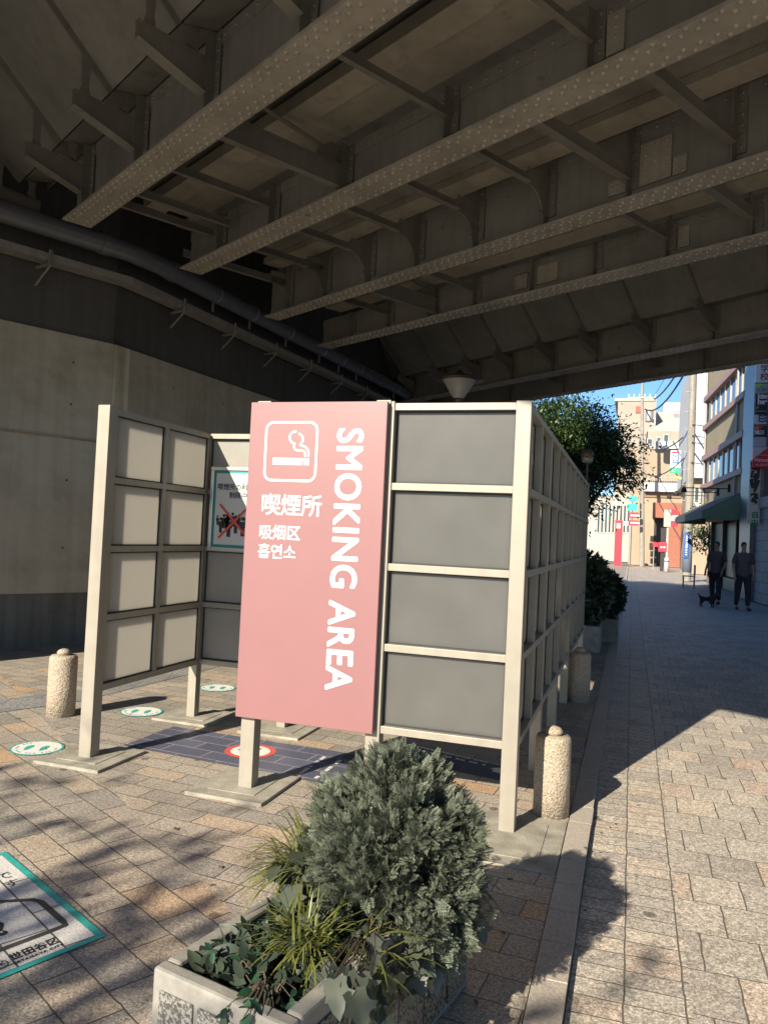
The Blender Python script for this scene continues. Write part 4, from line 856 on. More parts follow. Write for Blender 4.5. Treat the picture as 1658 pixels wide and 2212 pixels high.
# ------------------------------------------------------------------ trees
LEAFQ = quadset([[(0,0,0),(.35,-.24,.05),(1,0,-.06),(.35,.24,.05)]])
M_TREE = leaf_mat('tree_leaves', (0.015, 0.04, 0.014), (0.065, 0.11, 0.028), .45, .3, 3)
M_BARK = mat('bark', (0.10, 0.08, 0.06), .9, bump=.5, bscale=30)
def tree(label, base, centre, rad, n, size, name='tree', clumps=60, trunk=.12, group=None, seed=1, m=None, hollow=.5):
    r_ = np.random.default_rng(seed); g = thing(name, base, label, 'tree', group); c = np.array(centre); rd = np.array(rad)
    d = r_.normal(size=(clumps,3)); d /= np.linalg.norm(d, axis=1, keepdims=True)
    cc = c + d*rd*(hollow + (1-hollow)*r_.random((clumps,1))); cs = (.16 + .2*r_.random(clumps))*rd.mean()
    k = r_.integers(0, clumps, n); off = r_.normal(size=(n,3)); P_ = cc[k] + off*cs[k][:,None]*.55*np.array([1.15,1.15,.8])
    out = P_ - c; out /= np.linalg.norm(out, axis=1, keepdims=True) + 1e-6; rn = r_.normal(size=(n,3)); rn /= np.linalg.norm(rn, axis=1, keepdims=True)
    V, Fq = scatter(*LEAFQ, P_, out*.7 + rn*.8 + np.array([0,0,-.15]), np.array([0,0,1.0]) + rn[::-1]*.8, size*(.7 + .6*r_.random(n))); from_arrays('crown', V, Fq, m or M_TREE, g)
    b = MB(); b0 = Vector(base); c0 = Vector(centre) - Vector((0,0,rad[2]*.5)); b.tube([b0, b0.lerp(c0, .5) + Vector((.05,.03,0)), c0, Vector(centre) + Vector((0,0,rad[2]*.4))], [trunk, trunk*.8, trunk*.6, trunk*.15], 10)
    for i in range(0, clumps, 2): b.tube([c0 + Vector((0,0,random.uniform(-.1,.5)*rad[2])), c0.lerp(Vector(cc[i]), .55) + Vector((0,0,.08)), Vector(cc[i])], [trunk*.3, trunk*.18, trunk*.06], 5, False)
    b.build('trunk', M_BARK, g); return g
tree('dense dark green street tree with leafy rounded crown just beyond the bridge', (-2.2, 24, 0), (-2.38, 23.5, 3.95), (2.35, 1.7, 1.85), 48000, .12, clumps=210, seed=3, hollow=.35)
tree('smaller loose tree with thin twigs showing pale building through its leaves', (-3.2, 25, 0), (-.55, 25, 4.25), (.95, .8, .85), 1500, .12, clumps=40, seed=5, trunk=.07, hollow=.2)
tree('sparse thin leaved tree in front of the bridge, dappling the near paving with shade', (-5.3, -6.0, 0), (-4.85, -5.5, 4.1), (2.1, 1.3, 1.0), 640, .16, clumps=46, seed=8, hollow=.1)
p = at(1533, 1085, 36); tree('slim yellow green young tree standing between utility pole and awning', (p.x, 36, 0), (p.x, 36, 2.6), (.8, .7, 1.5), 1500, .15, clumps=40, seed=9, trunk=.06)
# dark planters along the screen further on
M_BUSH = leaf_mat('dark_bush_leaves', (0.012, 0.022, 0.012), (0.035, 0.055, 0.025), .5, .2, 5)
for i, (x, y, rx, ry, h, lab, n_) in enumerate(((-.62, 11.4, .36, .45, 1.28, 'dark shaded shrub in a grey box at the far end of the screen', 3200), (-.40, 12.6, .30, .5, 1.0, 'lower dark shrub in a grey box beside the kerb, behind the first', 3000))):
    bx_ = thing('planter_box', (x, y, 0), ('grey box planter at the end of the screen under the taller dark shrub', 'grey box planter by the kerb under the lower dark shrub')[i], 'planter')
    MB().box(x-.3,y-.4,0,x+.25,y+.4,.36).build('box', M_TROUGH, bx_, bevel=.01); MB().box(x-.26,y-.36,.355,x+.21,y+.36,.375).build('soil', M_SOIL, bx_)
    sh = thing('potted_shrub', (x, y, .37), lab, 'shrub'); r_ = np.random.default_rng(40+i); d = r_.normal(size=(n_,3)); d /= np.linalg.norm(d, axis=1, keepdims=True)
    P_ = np.array([x, y, .37 + (h-.37)*.52]) + d*np.array([rx, ry, (h-.37)*.56])*(.55 + .5*r_.random((n_,1)))
    V, Fq = scatter(*LEAFQ, P_, d + r_.normal(size=(n_,3))*.7, r_.normal(size=(n_,3)), .07 + .05*r_.random(n_)); from_arrays('foliage', V, Fq, M_BUSH, sh)
    MB().tube([(x,y,.36),(x+.02,y,h*.7)], [.03,.01], 6).build('stem', M_BARK, sh)

# ------------------------------------------------------------------ street beyond the bridge
def slab(px0, py0, px1, py1, y, depth, z0=None):
    """a solid block whose front face fills a measured rectangle at distance y"""
    a, b = at(px0, (py0+py1)/2, y), at(px1, (py0+py1)/2, y); m_ = (px0+px1)/2
    zt, zb = at(m_, py0, y).z, at(m_, py1, y).z
    return (a.x, y, zb if z0 is None else z0, b.x, y + depth, zt)
def bx(s, e=0): x0, y0, z0, x1, y1, z1 = s; return MB().box(x0, y0, z0, x1, y1, z1)
def plaster(name, c, var=.1): return mat(name, c, .8, var=var, scale=.8, streak=.1)
M_BEIGE = plaster('beige_render', (0.30, 0.265, 0.215)); M_BEIGE2 = plaster('tan_tile', (0.30, 0.235, 0.165)); M_PALE = plaster('pale_render', (0.36, 0.34, 0.30)); M_WHB = plaster('white_cladding', (0.45, 0.46, 0.47), .05)
M_RBR = mat('red_brown_brick', (0.26, 0.10, 0.065), .8, var=.2, scale=8); M_WIN = mat('window_glass', (0.05, 0.075, 0.10), .06, 0, var=.3, scale=1.5, spec=1.0)
M_FRAME = mat('pale_window_frame', (0.40, 0.37, 0.31), .5); M_DARK = mat('dark_void', (0.02, 0.02, 0.022), .7); M_RAIL = mat('grey_railing', (0.3, 0.29, 0.28), .5, .3)
M_RED = mat('red_signboard', (0.62, 0.02, 0.04), .45, var=.05); M_CRIM = mat('crimson_signboard', (0.36, 0.02, 0.045), .45, var=.05); M_TEALS = mat('teal_signboard', (0.03, 0.42, 0.33), .45, var=.05)
M_LIME = mat('lime_signboard', (0.32, 0.6, 0.08), .45); M_GREENS = mat('green_signboard', (0.02, 0.28, 0.16), .45); M_BLUES = mat('blue_signboard', (0.02, 0.09, 0.36), .45)
def window(root, s, m=M_WIN):
    x0, y0, z0, x1, y1, z1 = s; f = .07
    fr = MB().box(x0-f, y0-.06, z0-f, x1+f, y0-.0, z0).box(x0-f, y0-.06, z1, x1+f, y0-.0, z1+f).box(x0-f, y0-.06, z0, x0, y0-.0, z1).box(x1, y0-.06, z0, x1+f, y0-.0, z1).build('window', M_FRAME, root)
    MB().box(x0, y0-.03, z0, x1, y0-.004, z1).build('pane', m, fr)
A = thing('apartment_building', (0, 75, 0), 'tall pale beige building with a plain tower top behind the far pole', 'building')
bx(slab(1329, 863, 1412, 1130, 75, 8, 0)).build('tower', M_BEIGE, A); s = slab(1327, 860, 1414, 866, 74.9, 8.2); bx(s).build('parapet', M_PALE, A)
s = slab(1372, 878, 1386, 892, 75, .2); bx((s[0], 74.9, s[2], s[3], 75, s[5])).build('vent', M_RBR, A)
B = thing('apartment_building', (3, 80, 0), 'white topped apartment block with roof railing left of the concrete pole', 'building')
bx(slab(1412, 890, 1485, 1130, 80, 8, 0)).build('block', M_PALE, B); bx(slab(1432, 869, 1490, 890, 80.6, 6)).build('roof_band', M_WHB, B)
rl = MB(); s = slab(1452, 888, 1482, 902, 79.6, .1)
for i in range(14): xx = s[0] + (s[3]-s[0])*i/13; rl.box(xx-.03, 79.55, s[2], xx+.03, 79.62, s[5])
rl.box(s[0], 79.5, s[5]-.08, s[3], 79.65, s[5]); rl.build('railing', M_RAIL, B)
Cb = thing('apartment_building', (3, 64, 0), 'beige stepped apartment building with terrace railing and tan ground floor', 'building')
a0 = slab(1396, 932, 1480, 1060, 66, 9, 0); bx(a0).build('upper_block', M_BEIGE, Cb)
q0, q1, q2 = at(1396, 932, 66), at(1446, 902, 66), at(1480, 902, 66)
MB().prism([q0, Vector((q2.x, 66, q0.z)), q2, q1], (0, 9, 0)).build('stepped_roof', M_PALE, Cb)
lo_ = slab(1360, 969, 1475, 1200, 62, 13, 0); bx(lo_).build('lower_block', M_BEIGE2, Cb)
s = slab(1390, 1043, 1474, 1062, 61.4, .6); bx(s).build('white_canopy', M_WHB, Cb)
s = slab(1390, 1062, 1470, 1075, 61.9, .1); bx(s).build('soffit', mat('canopy_shade_board', (.2,.14,.09), .8), Cb)
rl = MB(); s = slab(1392, 959, 1442, 969, 62.1, .1)
for i in range(18): xx = s[0] + (s[3]-s[0])*i/17; rl.box(xx-.02, 62.1, s[2], xx+.02, 62.14, s[5])
rl.box(s[0], 62.06, s[5]-.06, s[3], 62.18, s[5]); rl.build('railing', M_RAIL, Cb)
rl = MB(); s = slab(1393, 1031, 1472, 1042, 61.5, .1)
for i in range(22): xx = s[0] + (s[3]-s[0])*i/21; rl.box(xx-.02, 61.5, s[2], xx+.02, 61.54, s[5])
rl.box(s[0], 61.46, s[5]-.06, s[3], 61.58, s[5]); rl.build('railing', M_RAIL, Cb)
for (x0, y0, x1, y1) in ((1398,949,1407,964), (1418,946,1425,966), (1433,940,1442,966), (1470,934,1478,965), (1408,905,1412,915)): window(Cb, slab(x0, y0, x1, y1, 66, .1))
porch = slab(1408, 1086, 1470, 1190, 60.6, 1.4, 0); pm = MB(); x0,y0,z0,x1,y1,z1 = porch; dz_ = at(1420, 1118, 60.6).z
pm.box(x0, y0, dz_, x1, y1, z1); pm.box(x1-.9, y0, 0, x1, y1, dz_); pm.build('brick_porch', M_RBR, Cb); MB().box(x0+.15, y1-.1, 0, x1-.9, y1-.02, dz_).build('doorway', M_DARK, Cb)
Db = thing('shop_building', (-6, 70, 0), 'long pale low building with tall windows at the far left end of the street', 'building')
sl = slab(1200, 1068, 1361, 1200, 70, 8, 0); bx(sl).build('block', M_PALE, Db)
for i in range(9): window(Db, slab(1290 + i*8, 1092, 1294 + i*8, 1150, 70, .1), M_WIN)
Eb = thing('house', (0, 118, 0), 'pale distant building closing the end of the street', 'building'); bx(slab(1340, 1080, 1412, 1200, 118, 8, 0)).build('block', M_PALE, Eb)
for i in range(4): window(Eb, slab(1348 + i*14, 1105, 1354 + i*14, 1135, 118, .1))
Wb = thing('white_building', (3.4, 48, 0), 'blank white slab building rising between the concrete pole and the window building', 'building')
s = slab(1491, 760, 1534, 1032, 47, 12); bx(s).build('upper_block', M_WHB, Wb); s2 = slab(1496, 1032, 1536, 1210, 47.6, 11, 0); bx(s2).build('ground_floor', M_BEIGE2, Wb)
for xx in (1500, 1513): window(Wb, slab(xx, 1055, xx+7, 1085, 47.6, .1))

# corner building with ribbon windows on the right side of the street
M_STUC = mat('ochre_stucco', (0.27, 0.225, 0.145), .85, var=.12, scale=1.5, bump=.2, bscale=40); M_LEDGE = mat('dusty_pink_ledge', (0.30, 0.19, 0.17), .6, var=.12)
M_TILE = None
def tile_mat(name, c, jc, w, h, rough=.35):
    m, nt, b = newmat(name); L = nt.links; tc = N(nt, 'TexCoord'); sp = N(nt, 'SeparateXYZ'); cb = N(nt, 'CombineXYZ'); L.new(tc.outputs['Object'], sp.inputs[0])
    ad = N(nt, 'Math', operation='ADD'); L.new(sp.outputs[0], ad.inputs[0]); L.new(sp.outputs[1], ad.inputs[1]); L.new(ad.outputs[0], cb.inputs[0]); L.new(sp.outputs[2], cb.inputs[1])
    br = N(nt, 'TexBrick', offset=.5); br.inputs['Scale'].default_value = 1; br.inputs['Brick Width'].default_value = w; br.inputs['Row Height'].default_value = h; br.inputs['Mortar Size'].default_value = h*.07
    br.inputs['Color1'].default_value = (*[x*.8 for x in c], 1); br.inputs['Color2'].default_value = (*[x*1.15 for x in c], 1); br.inputs['Mortar'].default_value = (*jc, 1); L.new(cb.outputs[0], br.inputs['Vector'])
    L.new(br.outputs['Color'], b.inputs['Base Color']); b.inputs['Roughness'].default_value = rough; return m
M_TILE = tile_mat('blue_grey_tile', (0.085, 0.09, 0.11), (0.15, 0.15, 0.165), .22, .075); M_BLOCK = tile_mat('grey_block_wall', (0.17, 0.19, 0.21), (0.09, 0.10, 0.11), .6, .3, .6)
FX = lambda y, o, z: Vector((5.3 - .072*y - o, y, z))
Rb = thing('window_building', FX(30, 0, 0), 'ochre stucco corner building with two bands of ribbon windows and pink ledges', 'building')
def fac(y0, y1, z0, z1, o0, o1): return MB().hexa([FX(y0,o1,z0), FX(y0,o0,z0), FX(y1,o0,z0), FX(y1,o1,z0)], [FX(y0,o1,z1), FX(y0,o0,z1), FX(y1,o0,z1), FX(y1,o1,z1)])
YA, YB = 26.9, 34.8
fac(YA, YB, 2.6, 4.05, -9, 0).build('wall', M_STUC, Rb); fac(YA, YB, 5.2, 6.45, -9, 0).build('wall', M_STUC, Rb); fac(YA, YB, 7.72, 12.5, -9, 0).build('wall', M_STUC, Rb)
fac(YA, YB, 4.05, 5.2, -9, -.22).build('core', M_DARK, Rb); fac(YA, YB, 6.45, 7.72, -9, -.22).build('core', M_DARK, Rb)
fac(YA, YB, 0, 2.6, -9, -.5).build('shopfront_core', M_DARK, Rb)
for z0, z1 in ((7.62, 7.84), (6.42, 6.62), (5.14, 5.36), (3.95, 4.14)): fac(YA, YB+.1, z0, z1, -.1, .14).build('ledge', M_LEDGE, Rb)
for z0, z1 in ((4.14, 5.14), (6.62, 7.62)):
    yy = YA + .1; i = 0
    while yy < YB - .5:
        fr = fac(yy, yy+.17, z0, z1, -.2, -.02).build('window_frame', M_FRAME, Rb); fac(yy+.17, yy+.98, z0, z1, -.2, -.05).build('pane', M_WIN, fr); yy += .98; i += 1
    fac(yy, YB, z0, z1, -.2, -.02).build('window_frame', M_FRAME, Rb)
fac(25.4, 26.9, 0, 12.5, -9, .12).build('tiled_pier', M_TILE, Rb)
fac(20.5, 25.4, 0, 2.9, -9, -.02).build('block_wall', M_BLOCK, Rb); fac(20.5, 25.4, 2.9, 12.5, -9, -.15).build('upper_wall', M_TILE, Rb); fac(20.5, 25.3, 2.75, 3.05, -.1, .03).build('white_band', M_PALE, Rb)
# shopfront details under the awning
for yy in (27.1, 29.6, 32.1, 34.6): fac(yy, yy+.12, 0, 2.6, -.5, -.3).build('shop_post', mat('dark_green_paint', (.02,.045,.035), .5), Rb)
fac(27.2, 34.6, .0, .45, -.5, -.35).build('shop_plinth', mat('dark_green_paint', (.02,.045,.035), .5), Rb)
for yy in (27.25, 29.75, 32.25): fac(yy, yy+2.3, .5, 2.5, -.46, -.42).build('shop_pane', mat('dark_shop_glass', (.012,.014,.015), .35, spec=.3), Rb)
aw = thing('awning', FX(30.5, 0, 3), 'sloping dark green canvas awning over the shaded shopfront', 'awning')
M_CANV = mat('green_canvas', (0.05, 0.06, 0.055), .75, var=.15, scale=3); a_y0, a_y1 = 27.3, 34.2
zt, zb, po = 3.35, 2.72, 1.15
MB().hexa([FX(a_y0,po,zb), FX(a_y0,0,zt), FX(a_y1,0,zt), FX(a_y1,po,zb)], [FX(a_y0,po,zb+.02), FX(a_y0,0,zt+.02), FX(a_y1,0,zt+.02), FX(a_y1,po,zb+.02)]).build('canopy', M_CANV, aw)
MB().hexa([FX(a_y0,po+.02,zb-.24), FX(a_y0,po,zb-.24), FX(a_y1,po,zb-.24), FX(a_y1,po+.02,zb-.24)], [FX(a_y0,po+.02,zb+.02), FX(a_y0,po,zb+.02), FX(a_y1,po,zb+.02), FX(a_y1,po+.02,zb+.02)]).build('valance', M_CANV, aw)
for yy in (a_y0, a_y1): MB().prism([FX(yy,po,zb-.24), FX(yy,0,zb-.24), FX(yy,0,zt), FX(yy,po,zb)], (0,.015,0)).build('side_panel', mat('light_green_canvas', (.13,.22,.15), .75), aw)
for yy in (29.3, 31.4, 33.6):
    l_ = thing('arm_lamp', FX(yy, 0, 3.62), ('black arm lamp over the awning, nearest the tiled pier', 'black arm lamp over the awning, middle one of three', 'black arm lamp over the awning, nearest the pole')[(29.3,31.4,33.6).index(yy)], 'wall lamp', 'arm lamps above the awning')
    MB().bar(FX(yy,0,3.62), FX(yy,1.5,3.62), .035, .035).build('arm', M_DARK, l_); MB().bar(FX(yy,.03,3.5), FX(yy,.03,3.78), .1, .1).build('wall_plate', M_DARK, l_)
    MB().lathe([(.10,-.14),(.08,-.02),(.03,.05)], FX(yy,1.5,3.6), 14).build('shade', M_DARK, l_)

# signs by the pier
def zoomA(x, y): return (1719 + x/4.915)/1.1574, (890 + y/4.915)/1.1574
def board(name, label, za, zb_, m, y=25.0, th=.09, group='stacked tenant signs on the pier'):
    (x0, y0), (x1, y1) = zoomA(*za), zoomA(*zb_); s = slab(x0, y0, x1, y1, y, th); o = thing(name, ((s[0]+s[3])/2, y, s[2]), label, 'sign', group)
    bx(s).build('panel', m, o, bevel=.01); return o, s
def stext(o, s, t, fx, fz, h, m, y=None, **kw):
    return text_mesh('lettering', t, h, m, o, (s[0] + (s[3]-s[0])*fx, s[1] - .002, s[2] + (s[5]-s[2])*fz), XR, ZU, **kw)
M_INK = mat('maroon_print', (0.20, 0.02, 0.04), .5); M_GRN = mat('green_print', (0.02, 0.22, 0.13), .5); M_BRN = mat('dark_brown_sign', (0.05, 0.02, 0.02), .5); M_DKG = mat('dark_green_sign', (0.012, 0.03, 0.025), .5); M_NVY = mat('navy_print', (0.02, 0.03, 0.12), .5)
pl = thing('sign_pylon', (3.9, 25.12, 0), 'slim grey steel pylon carrying the stacked tenant signs', 'sign post')
(x0, y0), (x1, y1) = zoomA(835, -150), zoomA(1250, 1500); s = slab(x0, y0, x1, y1, 25.1, .2); bx((s[0]+.05, 25.1, 2.6, s[3], 25.25, s[5])).build('frame', M_RAIL, pl)
o, s = board('tenant_sign', 'white upright sign with maroon characters at the top of the stack', (832, -180), (1230, 325), M_WHITE); x_ = s[0] + (s[3]-s[0])*.11
for i, ch in enumerate('心理学校'): text_mesh('lettering', ch, .25, M_INK, o, (s[0] + .12, s[1]-.002, s[2] + .08 + .245*(3-i)), XR, ZU, bold=.004)
o, s = board('tenant_sign', 'pale sign with a lime corner and green characters', (828, 338), (1225, 460), M_PALE); stext(o, s, '※ 伸育会', .04, .2, .13, M_GRN)
MB().prism([(s[0],s[1]-.004,s[5]), (s[0]+.24,s[1]-.004,s[5]), (s[0],s[1]-.004,s[5]-.12)], (0,.003,0)).build('corner', M_LIME, o)
o, s = board('tenant_sign', 'dark brown sign reading kim hea in white', (826, 470), (1222, 585), M_BRN); stext(o, s, 'kim\nhea', .07, .56, .20, M_WHITE, offset=.012, line=.8)
o, s = board('tenant_sign', 'blackish green sign with a small white line and square', (822, 600), (1220, 715), M_DKG); stext(o, s, '3F', .03, .6, .08, M_WHITE); stext(o, s, 'ooooooooo', .03, .28, .055, M_WHITE)
bx((s[0]+.40, s[1]-.004, s[2]+.10, s[0]+.58, s[1]-.001, s[2]+.30)).build('mark', M_PAPER, o)
o, s = board('tenant_sign', 'white sign with a navy three bar emblem', (818, 722), (1218, 838), M_PAPER); stext(o, s, '大\n中', .30, .55, .11, M_NVY)
e_ = MB()
for i in range(3): zz = s[2] + .07 + i*.085; e_.prism([(s[0]+.13,s[1]-.004,zz), (s[0]+.21,s[1]-.004,zz-.02), (s[0]+.34,s[1]-.004,zz+.02), (s[0]+.34,s[1]-.004,zz+.06), (s[0]+.21,s[1]-.004,zz+.02), (s[0]+.13,s[1]-.004,zz+.04)], (0,.003,0))
e_.box(s[0]+.10, s[1]-.004, s[2]+.07, s[0]+.13, s[1]-.001, s[2]+.28); e_.build('emblem', M_NVY, o)
o, s = board('tenant_sign', 'dark green dental sign with red 2F corner and white characters', (812, 862), (1216, 985), M_DKG); stext(o, s, '矯正・歯', .012, .2, .135, M_WHITE, bold=.005)
MB().prism([(s[0],s[1]-.004,s[5]), (s[0]+.24,s[1]-.004,s[5]), (s[0]+.17,s[1]-.004,s[5]-.11), (s[0],s[1]-.004,s[5]-.11)], (0,.003,0)).build('corner', M_RED, o); text_mesh('lettering', '2F', .09, M_WHITE, o, (s[0]+.03, s[1]-.006, s[5]-.095), XR, ZU)
board('tenant_sign', 'blank white lightbox at the bottom of the stack, above the red sign', (805, 1000), (1214, 1120), M_WHB)
o, s = board('beauty_sign', 'big glossy red projecting sign with white script and cut white corner', (795, 1122), (1210, 1375), M_RED, 24.7, .25, None)
MB().prism([(s[0],s[1]-.005,s[5]), (s[0]+.40,s[1]-.005,s[5]), (s[0],s[1]-.005,s[5]-.34)], (0,.003,0)).build('corner', M_PAPER, o)
stext(o, s, 'Venus S', .03, .30, .155, M_WHITE, bold=.003); stext(o, s, 'tel. 03-573', .08, .09, .085, M_WHITE); stext(o, s, 'ooooooooooo', .09, .60, .05, M_WHITE)
o, s = board('calligraphy_sign', 'tall narrow white signboard with bold black brush strokes beside the pier', (752, 1280), (888, 1822), M_PAPER, 24.85, .08, None)
X = lambda f: s[0] + (s[3]-s[0])*f; Zf = lambda f: s[2] + (s[5]-s[2])*f; st = MB()
for k_, pts in enumerate(([(.2,.96),(.25,.80),(.5,.78),(.75,.95)], [(.15,.86),(.8,.87)], [(.3,.76),(.15,.62),(.85,.66)], [(.8,.84),(.75,.62),(.4,.45),(.2,.58)], [(.1,.56),(.3,.38),(.6,.36),(.85,.55)], [(.5,.7),(.55,.35),(.45,.28)], [(.15,.2),(.45,.24),(.8,.12)], [(.75,.24),(.45,.12),(.25,.05)], [(.35,.15),(.7,.02)])):
    join(st, ribbon([(X(a), Zf(b)) for a, b in pts], .085, s[1]-.004 - k_*.0008))
st.build('brush_stroke', M_BLACK, o)
o, s = board('station_sign', 'small white sign with green characters hanging under the calligraphy signboard', (725, 1826), (880, 2055), M_PAPER, 24.83, .07, None)
for i, ch in enumerate('自由'): text_mesh('lettering', ch, .21, M_GRN, o, (s[0] + .10, s[1]-.002, s[5] - .38 - .22*i), XR, ZU, bold=.006)
o, s = board('wall_panel', 'dark red brown panel on the wall beside the calligraphy signboard', (890, 1385), (1240, 1820), mat('dark_red_panel', (.07,.02,.022), .5, var=.2), 25.2, .1, None)

# pair of utility poles, wires, street signs
M_POLE = mat('pole_concrete', (0.27, 0.25, 0.215), .8, var=.2, scale=5, streak=.25)
pA, pB = at(1497, 780, 37), at(1482, 1243, 37)
up1 = thing('utility_pole', (pB.x, 37, 0), 'thick pale concrete utility pole in front of the white slab building', 'utility pole', 'utility poles along the street')
MB().tube([(pB.x,37,0),(pA.x,37,pA.z+3)], [.19,.14], 16).build('shaft', M_POLE, up1)
s = slab(1475, 1150, 1489, 1205, 36.7, .05); MB().lathe([(.2,0),(.2,1.5)], (pB.x,37,.4), 16).build('sleeve', mat('blue_grey_sleeve', (.12,.15,.2), .6), up1)
(x0_, y0_), (x1_, y1_) = (1477, 1150), (1486, 1205)
st_ = thing('street_sign', at(1481, 1205, 36.75), 'narrow blue street name sign with white lettering strapped to the near pole', 'sign'); s = slab(1476.5, 1150, 1486.5, 1205, 36.75, .03); bx(s).build('panel', M_BLUES, st_)
mb = MB()
for i in range(9): zz = s[2] + .12 + i*(s[5]-s[2]-.2)/9; mb.box(s[0]+.06, 36.742, zz, s[3]-.06, 36.747, zz+.07*random.uniform(.5,1.2))
mb.build('lettering', M_WHITE, st_)
cb = MB()
for zz in (6.2, 6.5, 7.0, 5.3): cb.tube([(pB.x,36.8,zz),(pB.x+.5,36.6,zz-.1),(pB.x+.95,36.4,zz-.7),(pB.x+.8,36.3,zz-1.1),(pB.x+.6,36.3,zz-.6),(pB.x+1.1,36.2,zz-.5)], .022, 6)
cb.build('cable_coil', M_DARK, up1)
for zz in (8.5, 7.6, 6.8, 5.8, 5.0, 4.3, 3.6): MB().bar((pB.x-.35,36.9,zz),(pB.x+.35,36.9,zz), .02, .02).build('step_bolt', M_RAIL, up1)
q = at(1386, 1212, 58); qt = at(1386, 829, 58)
up2 = thing('utility_pole', (q.x, 58, 0), 'thinner weathered utility pole with crossarms farther down the street', 'utility pole', 'utility poles along the street')
MB().tube([(q.x,58,0),(qt.x,58,qt.z)], [.18,.10], 14).build('shaft', M_POLE, up2)
a1, a2 = at(1355, 860, 58), at(1417, 859, 58); MB().bar((a1.x,57.9,a1.z),(a2.x,57.9,a2.z), .1, .1).build('crossarm', M_RAIL, up2)
for i in range(6): xx = a1.x + (a2.x-a1.x)*(i+.2)/5.4; MB().lathe([(.05,0),(.06,.12),(.03,.25)], (xx,57.9,a1.z+.04), 8).build('insulator', M_WHB, up2)
s = slab(1379, 888, 1393, 912, 57.7, .3); MB().lathe([(.25,0),(.27,.1),(.27,.75),(.2,.85)], (q.x+.1,57.6,s[2]), 14).build('transformer', M_RAIL, up2)
M_WIRE = mat('black_cable', (0.015, 0.015, 0.017), .6)
def wire(a, b, sag, lab, r=.018):
    a, b = Vector(a), Vector(b); o = thing('overhead_wire', a, lab, 'cable', 'overhead cables between the poles'); MB().tube([a.lerp(b, i/14) - Vector((0,0,4*sag*(i/14)*(1-i/14))) for i in range(15)], r, 5).build('cable', M_WIRE, o)
P1 = lambda z: (pB.x - .1, 36.9, z); P2 = lambda z, dx=0: (q.x + dx, 57.9, z)
wire(at(1479, 775, 37), at(1412, 862, 58), .3, 'thick black overhead cable crossing the sky, upper of the pair', .05); wire(at(1481, 800, 37), at(1392, 884, 58), .7, 'thick black overhead cable crossing the sky, lower of the pair', .05)
wire(at(1440, 805, 44), at(1409, 858, 58), .1, 'thin overhead wire rising steeply from the crossarm of the far pole'); wire(at(1474, 945, 37), at(1388, 960, 58), .5, 'overhead cable hanging low in front of the stepped apartment building', .03)
wire(at(1476, 990, 37), at(1388, 1020, 58), .5, 'lowest overhead cable before the terrace railing', .03)
def sign(label, px0, py0, px1, py1, y, m, th=.12, cat='sign', name='shop_sign', group=None):
    s = slab(px0, py0, px1, py1, y, th); o = thing(name, ((s[0]+s[3])/2, y, s[2]), label, cat, group); bx(s).build('panel', m, o); return o, s
o, s = sign('white upright estate agent sign with blue KEN block, over a green plate', 1447, 973, 1469, 1010, 52, M_WHITE)
s2 = slab(1451, 980, 1465, 1001, 51.99, .008); bx(s2).build('blue_block', M_BLUES, o); text_mesh('lettering', 'KEN', .34, M_WHITE, o, ((s2[0]+s2[3])/2-.13, 51.985, s2[5]-.03), (0,0,-1), (1,0,0), offset=.012, sx=.78)
s2 = slab(1450, 975, 1466, 979, 51.99, .008); bx(s2).build('red_strip', M_RED, o)
s2 = slab(1446, 1010, 1468, 1022, 51.98, .1); bx(s2).build('green_plate', M_GREENS, o); text_mesh('lettering', 'oooo\nooo', .12, M_WHITE, o, (s2[0]+.1, 51.97, s2[5]-.16), XR, ZU)
tri = at(1450, 1027, 52), at(1472, 1031, 52), at(1470, 1036, 52); MB().prism(tri, (0,.06,0)).build('lime_wedge', M_LIME, o)
o, s = sign('teal projecting sign, upper of two, beside the far pole', 1357, 1072, 1376, 1084, 57, M_TEALS, group='teal signs beside the far pole'); o, s = sign('teal projecting sign with faint white letters, lower of two', 1355, 1088, 1376, 1103, 57, M_TEALS, group='teal signs beside the far pole')
for y0, y1, lab in ((1107, 1119, 'crimson sign with white characters, upper of two left of the far pole'), (1124, 1135, 'crimson sign with white characters, lower of two left of the far pole')):
    o, s = sign(lab, 1357, y0, 1379, y1, 57, M_CRIM, group='crimson signs left of the far pole'); mb = MB()
    for i in range(4): xx = s[0] + .12 + i*.15; mb.box(xx, 56.985, s[2]+.12, xx+.12, 56.995, s[2]+.24)
    mb.build('lettering', M_WHITE, o)
o, s = sign('tall bright red pillar sign at the far left of the street', 1327, 1124, 1343, 1186, 56, M_RED, .5); bx((s[0], 56.02, 0, s[3], 56.5, s[2])).build('pillar', M_RED, o); bx((s[0]+.1, 55.98, s[5]-.55, s[0]+.34, 55.995, s[5]-.2)).build('mark', M_WHITE, o)
o, s = sign('small white sign beside the red pillar sign', 1345, 1126, 1356, 1135, 56, M_WHB)
o, s = sign('red and white fast food sign with plain white centre before the brick porch', 1448, 1100, 1463, 1138, 55, M_RED, .3)
s2 = slab(1449, 1113, 1462, 1125, 54.98, .02); bx(s2).build('white_patch', M_PAPER, o); s2 = slab(1433, 1101, 1448, 1138, 55, .3); bx(s2).build('louvre_panel', M_PALE, o); bx((s2[0]+.2, 55.1, 0, s2[0]+.32, 55.22, s2[2])).build('post', M_PALE, o)
o, s = sign('small red street notice on a thin stand left of the post box', 1409, 1172, 1420, 1181, 52, M_RED, .04); bx((s[0]+.05, 52.01, 0, s[0]+.09, 52.03, s[2])).build('stand', M_RAIL, o)
pc = at(1430, 1175, 50); mbx = thing('post_box', (pc.x, 50, 0), 'dark red post box on a black pedestal at the end of the street', 'post box')
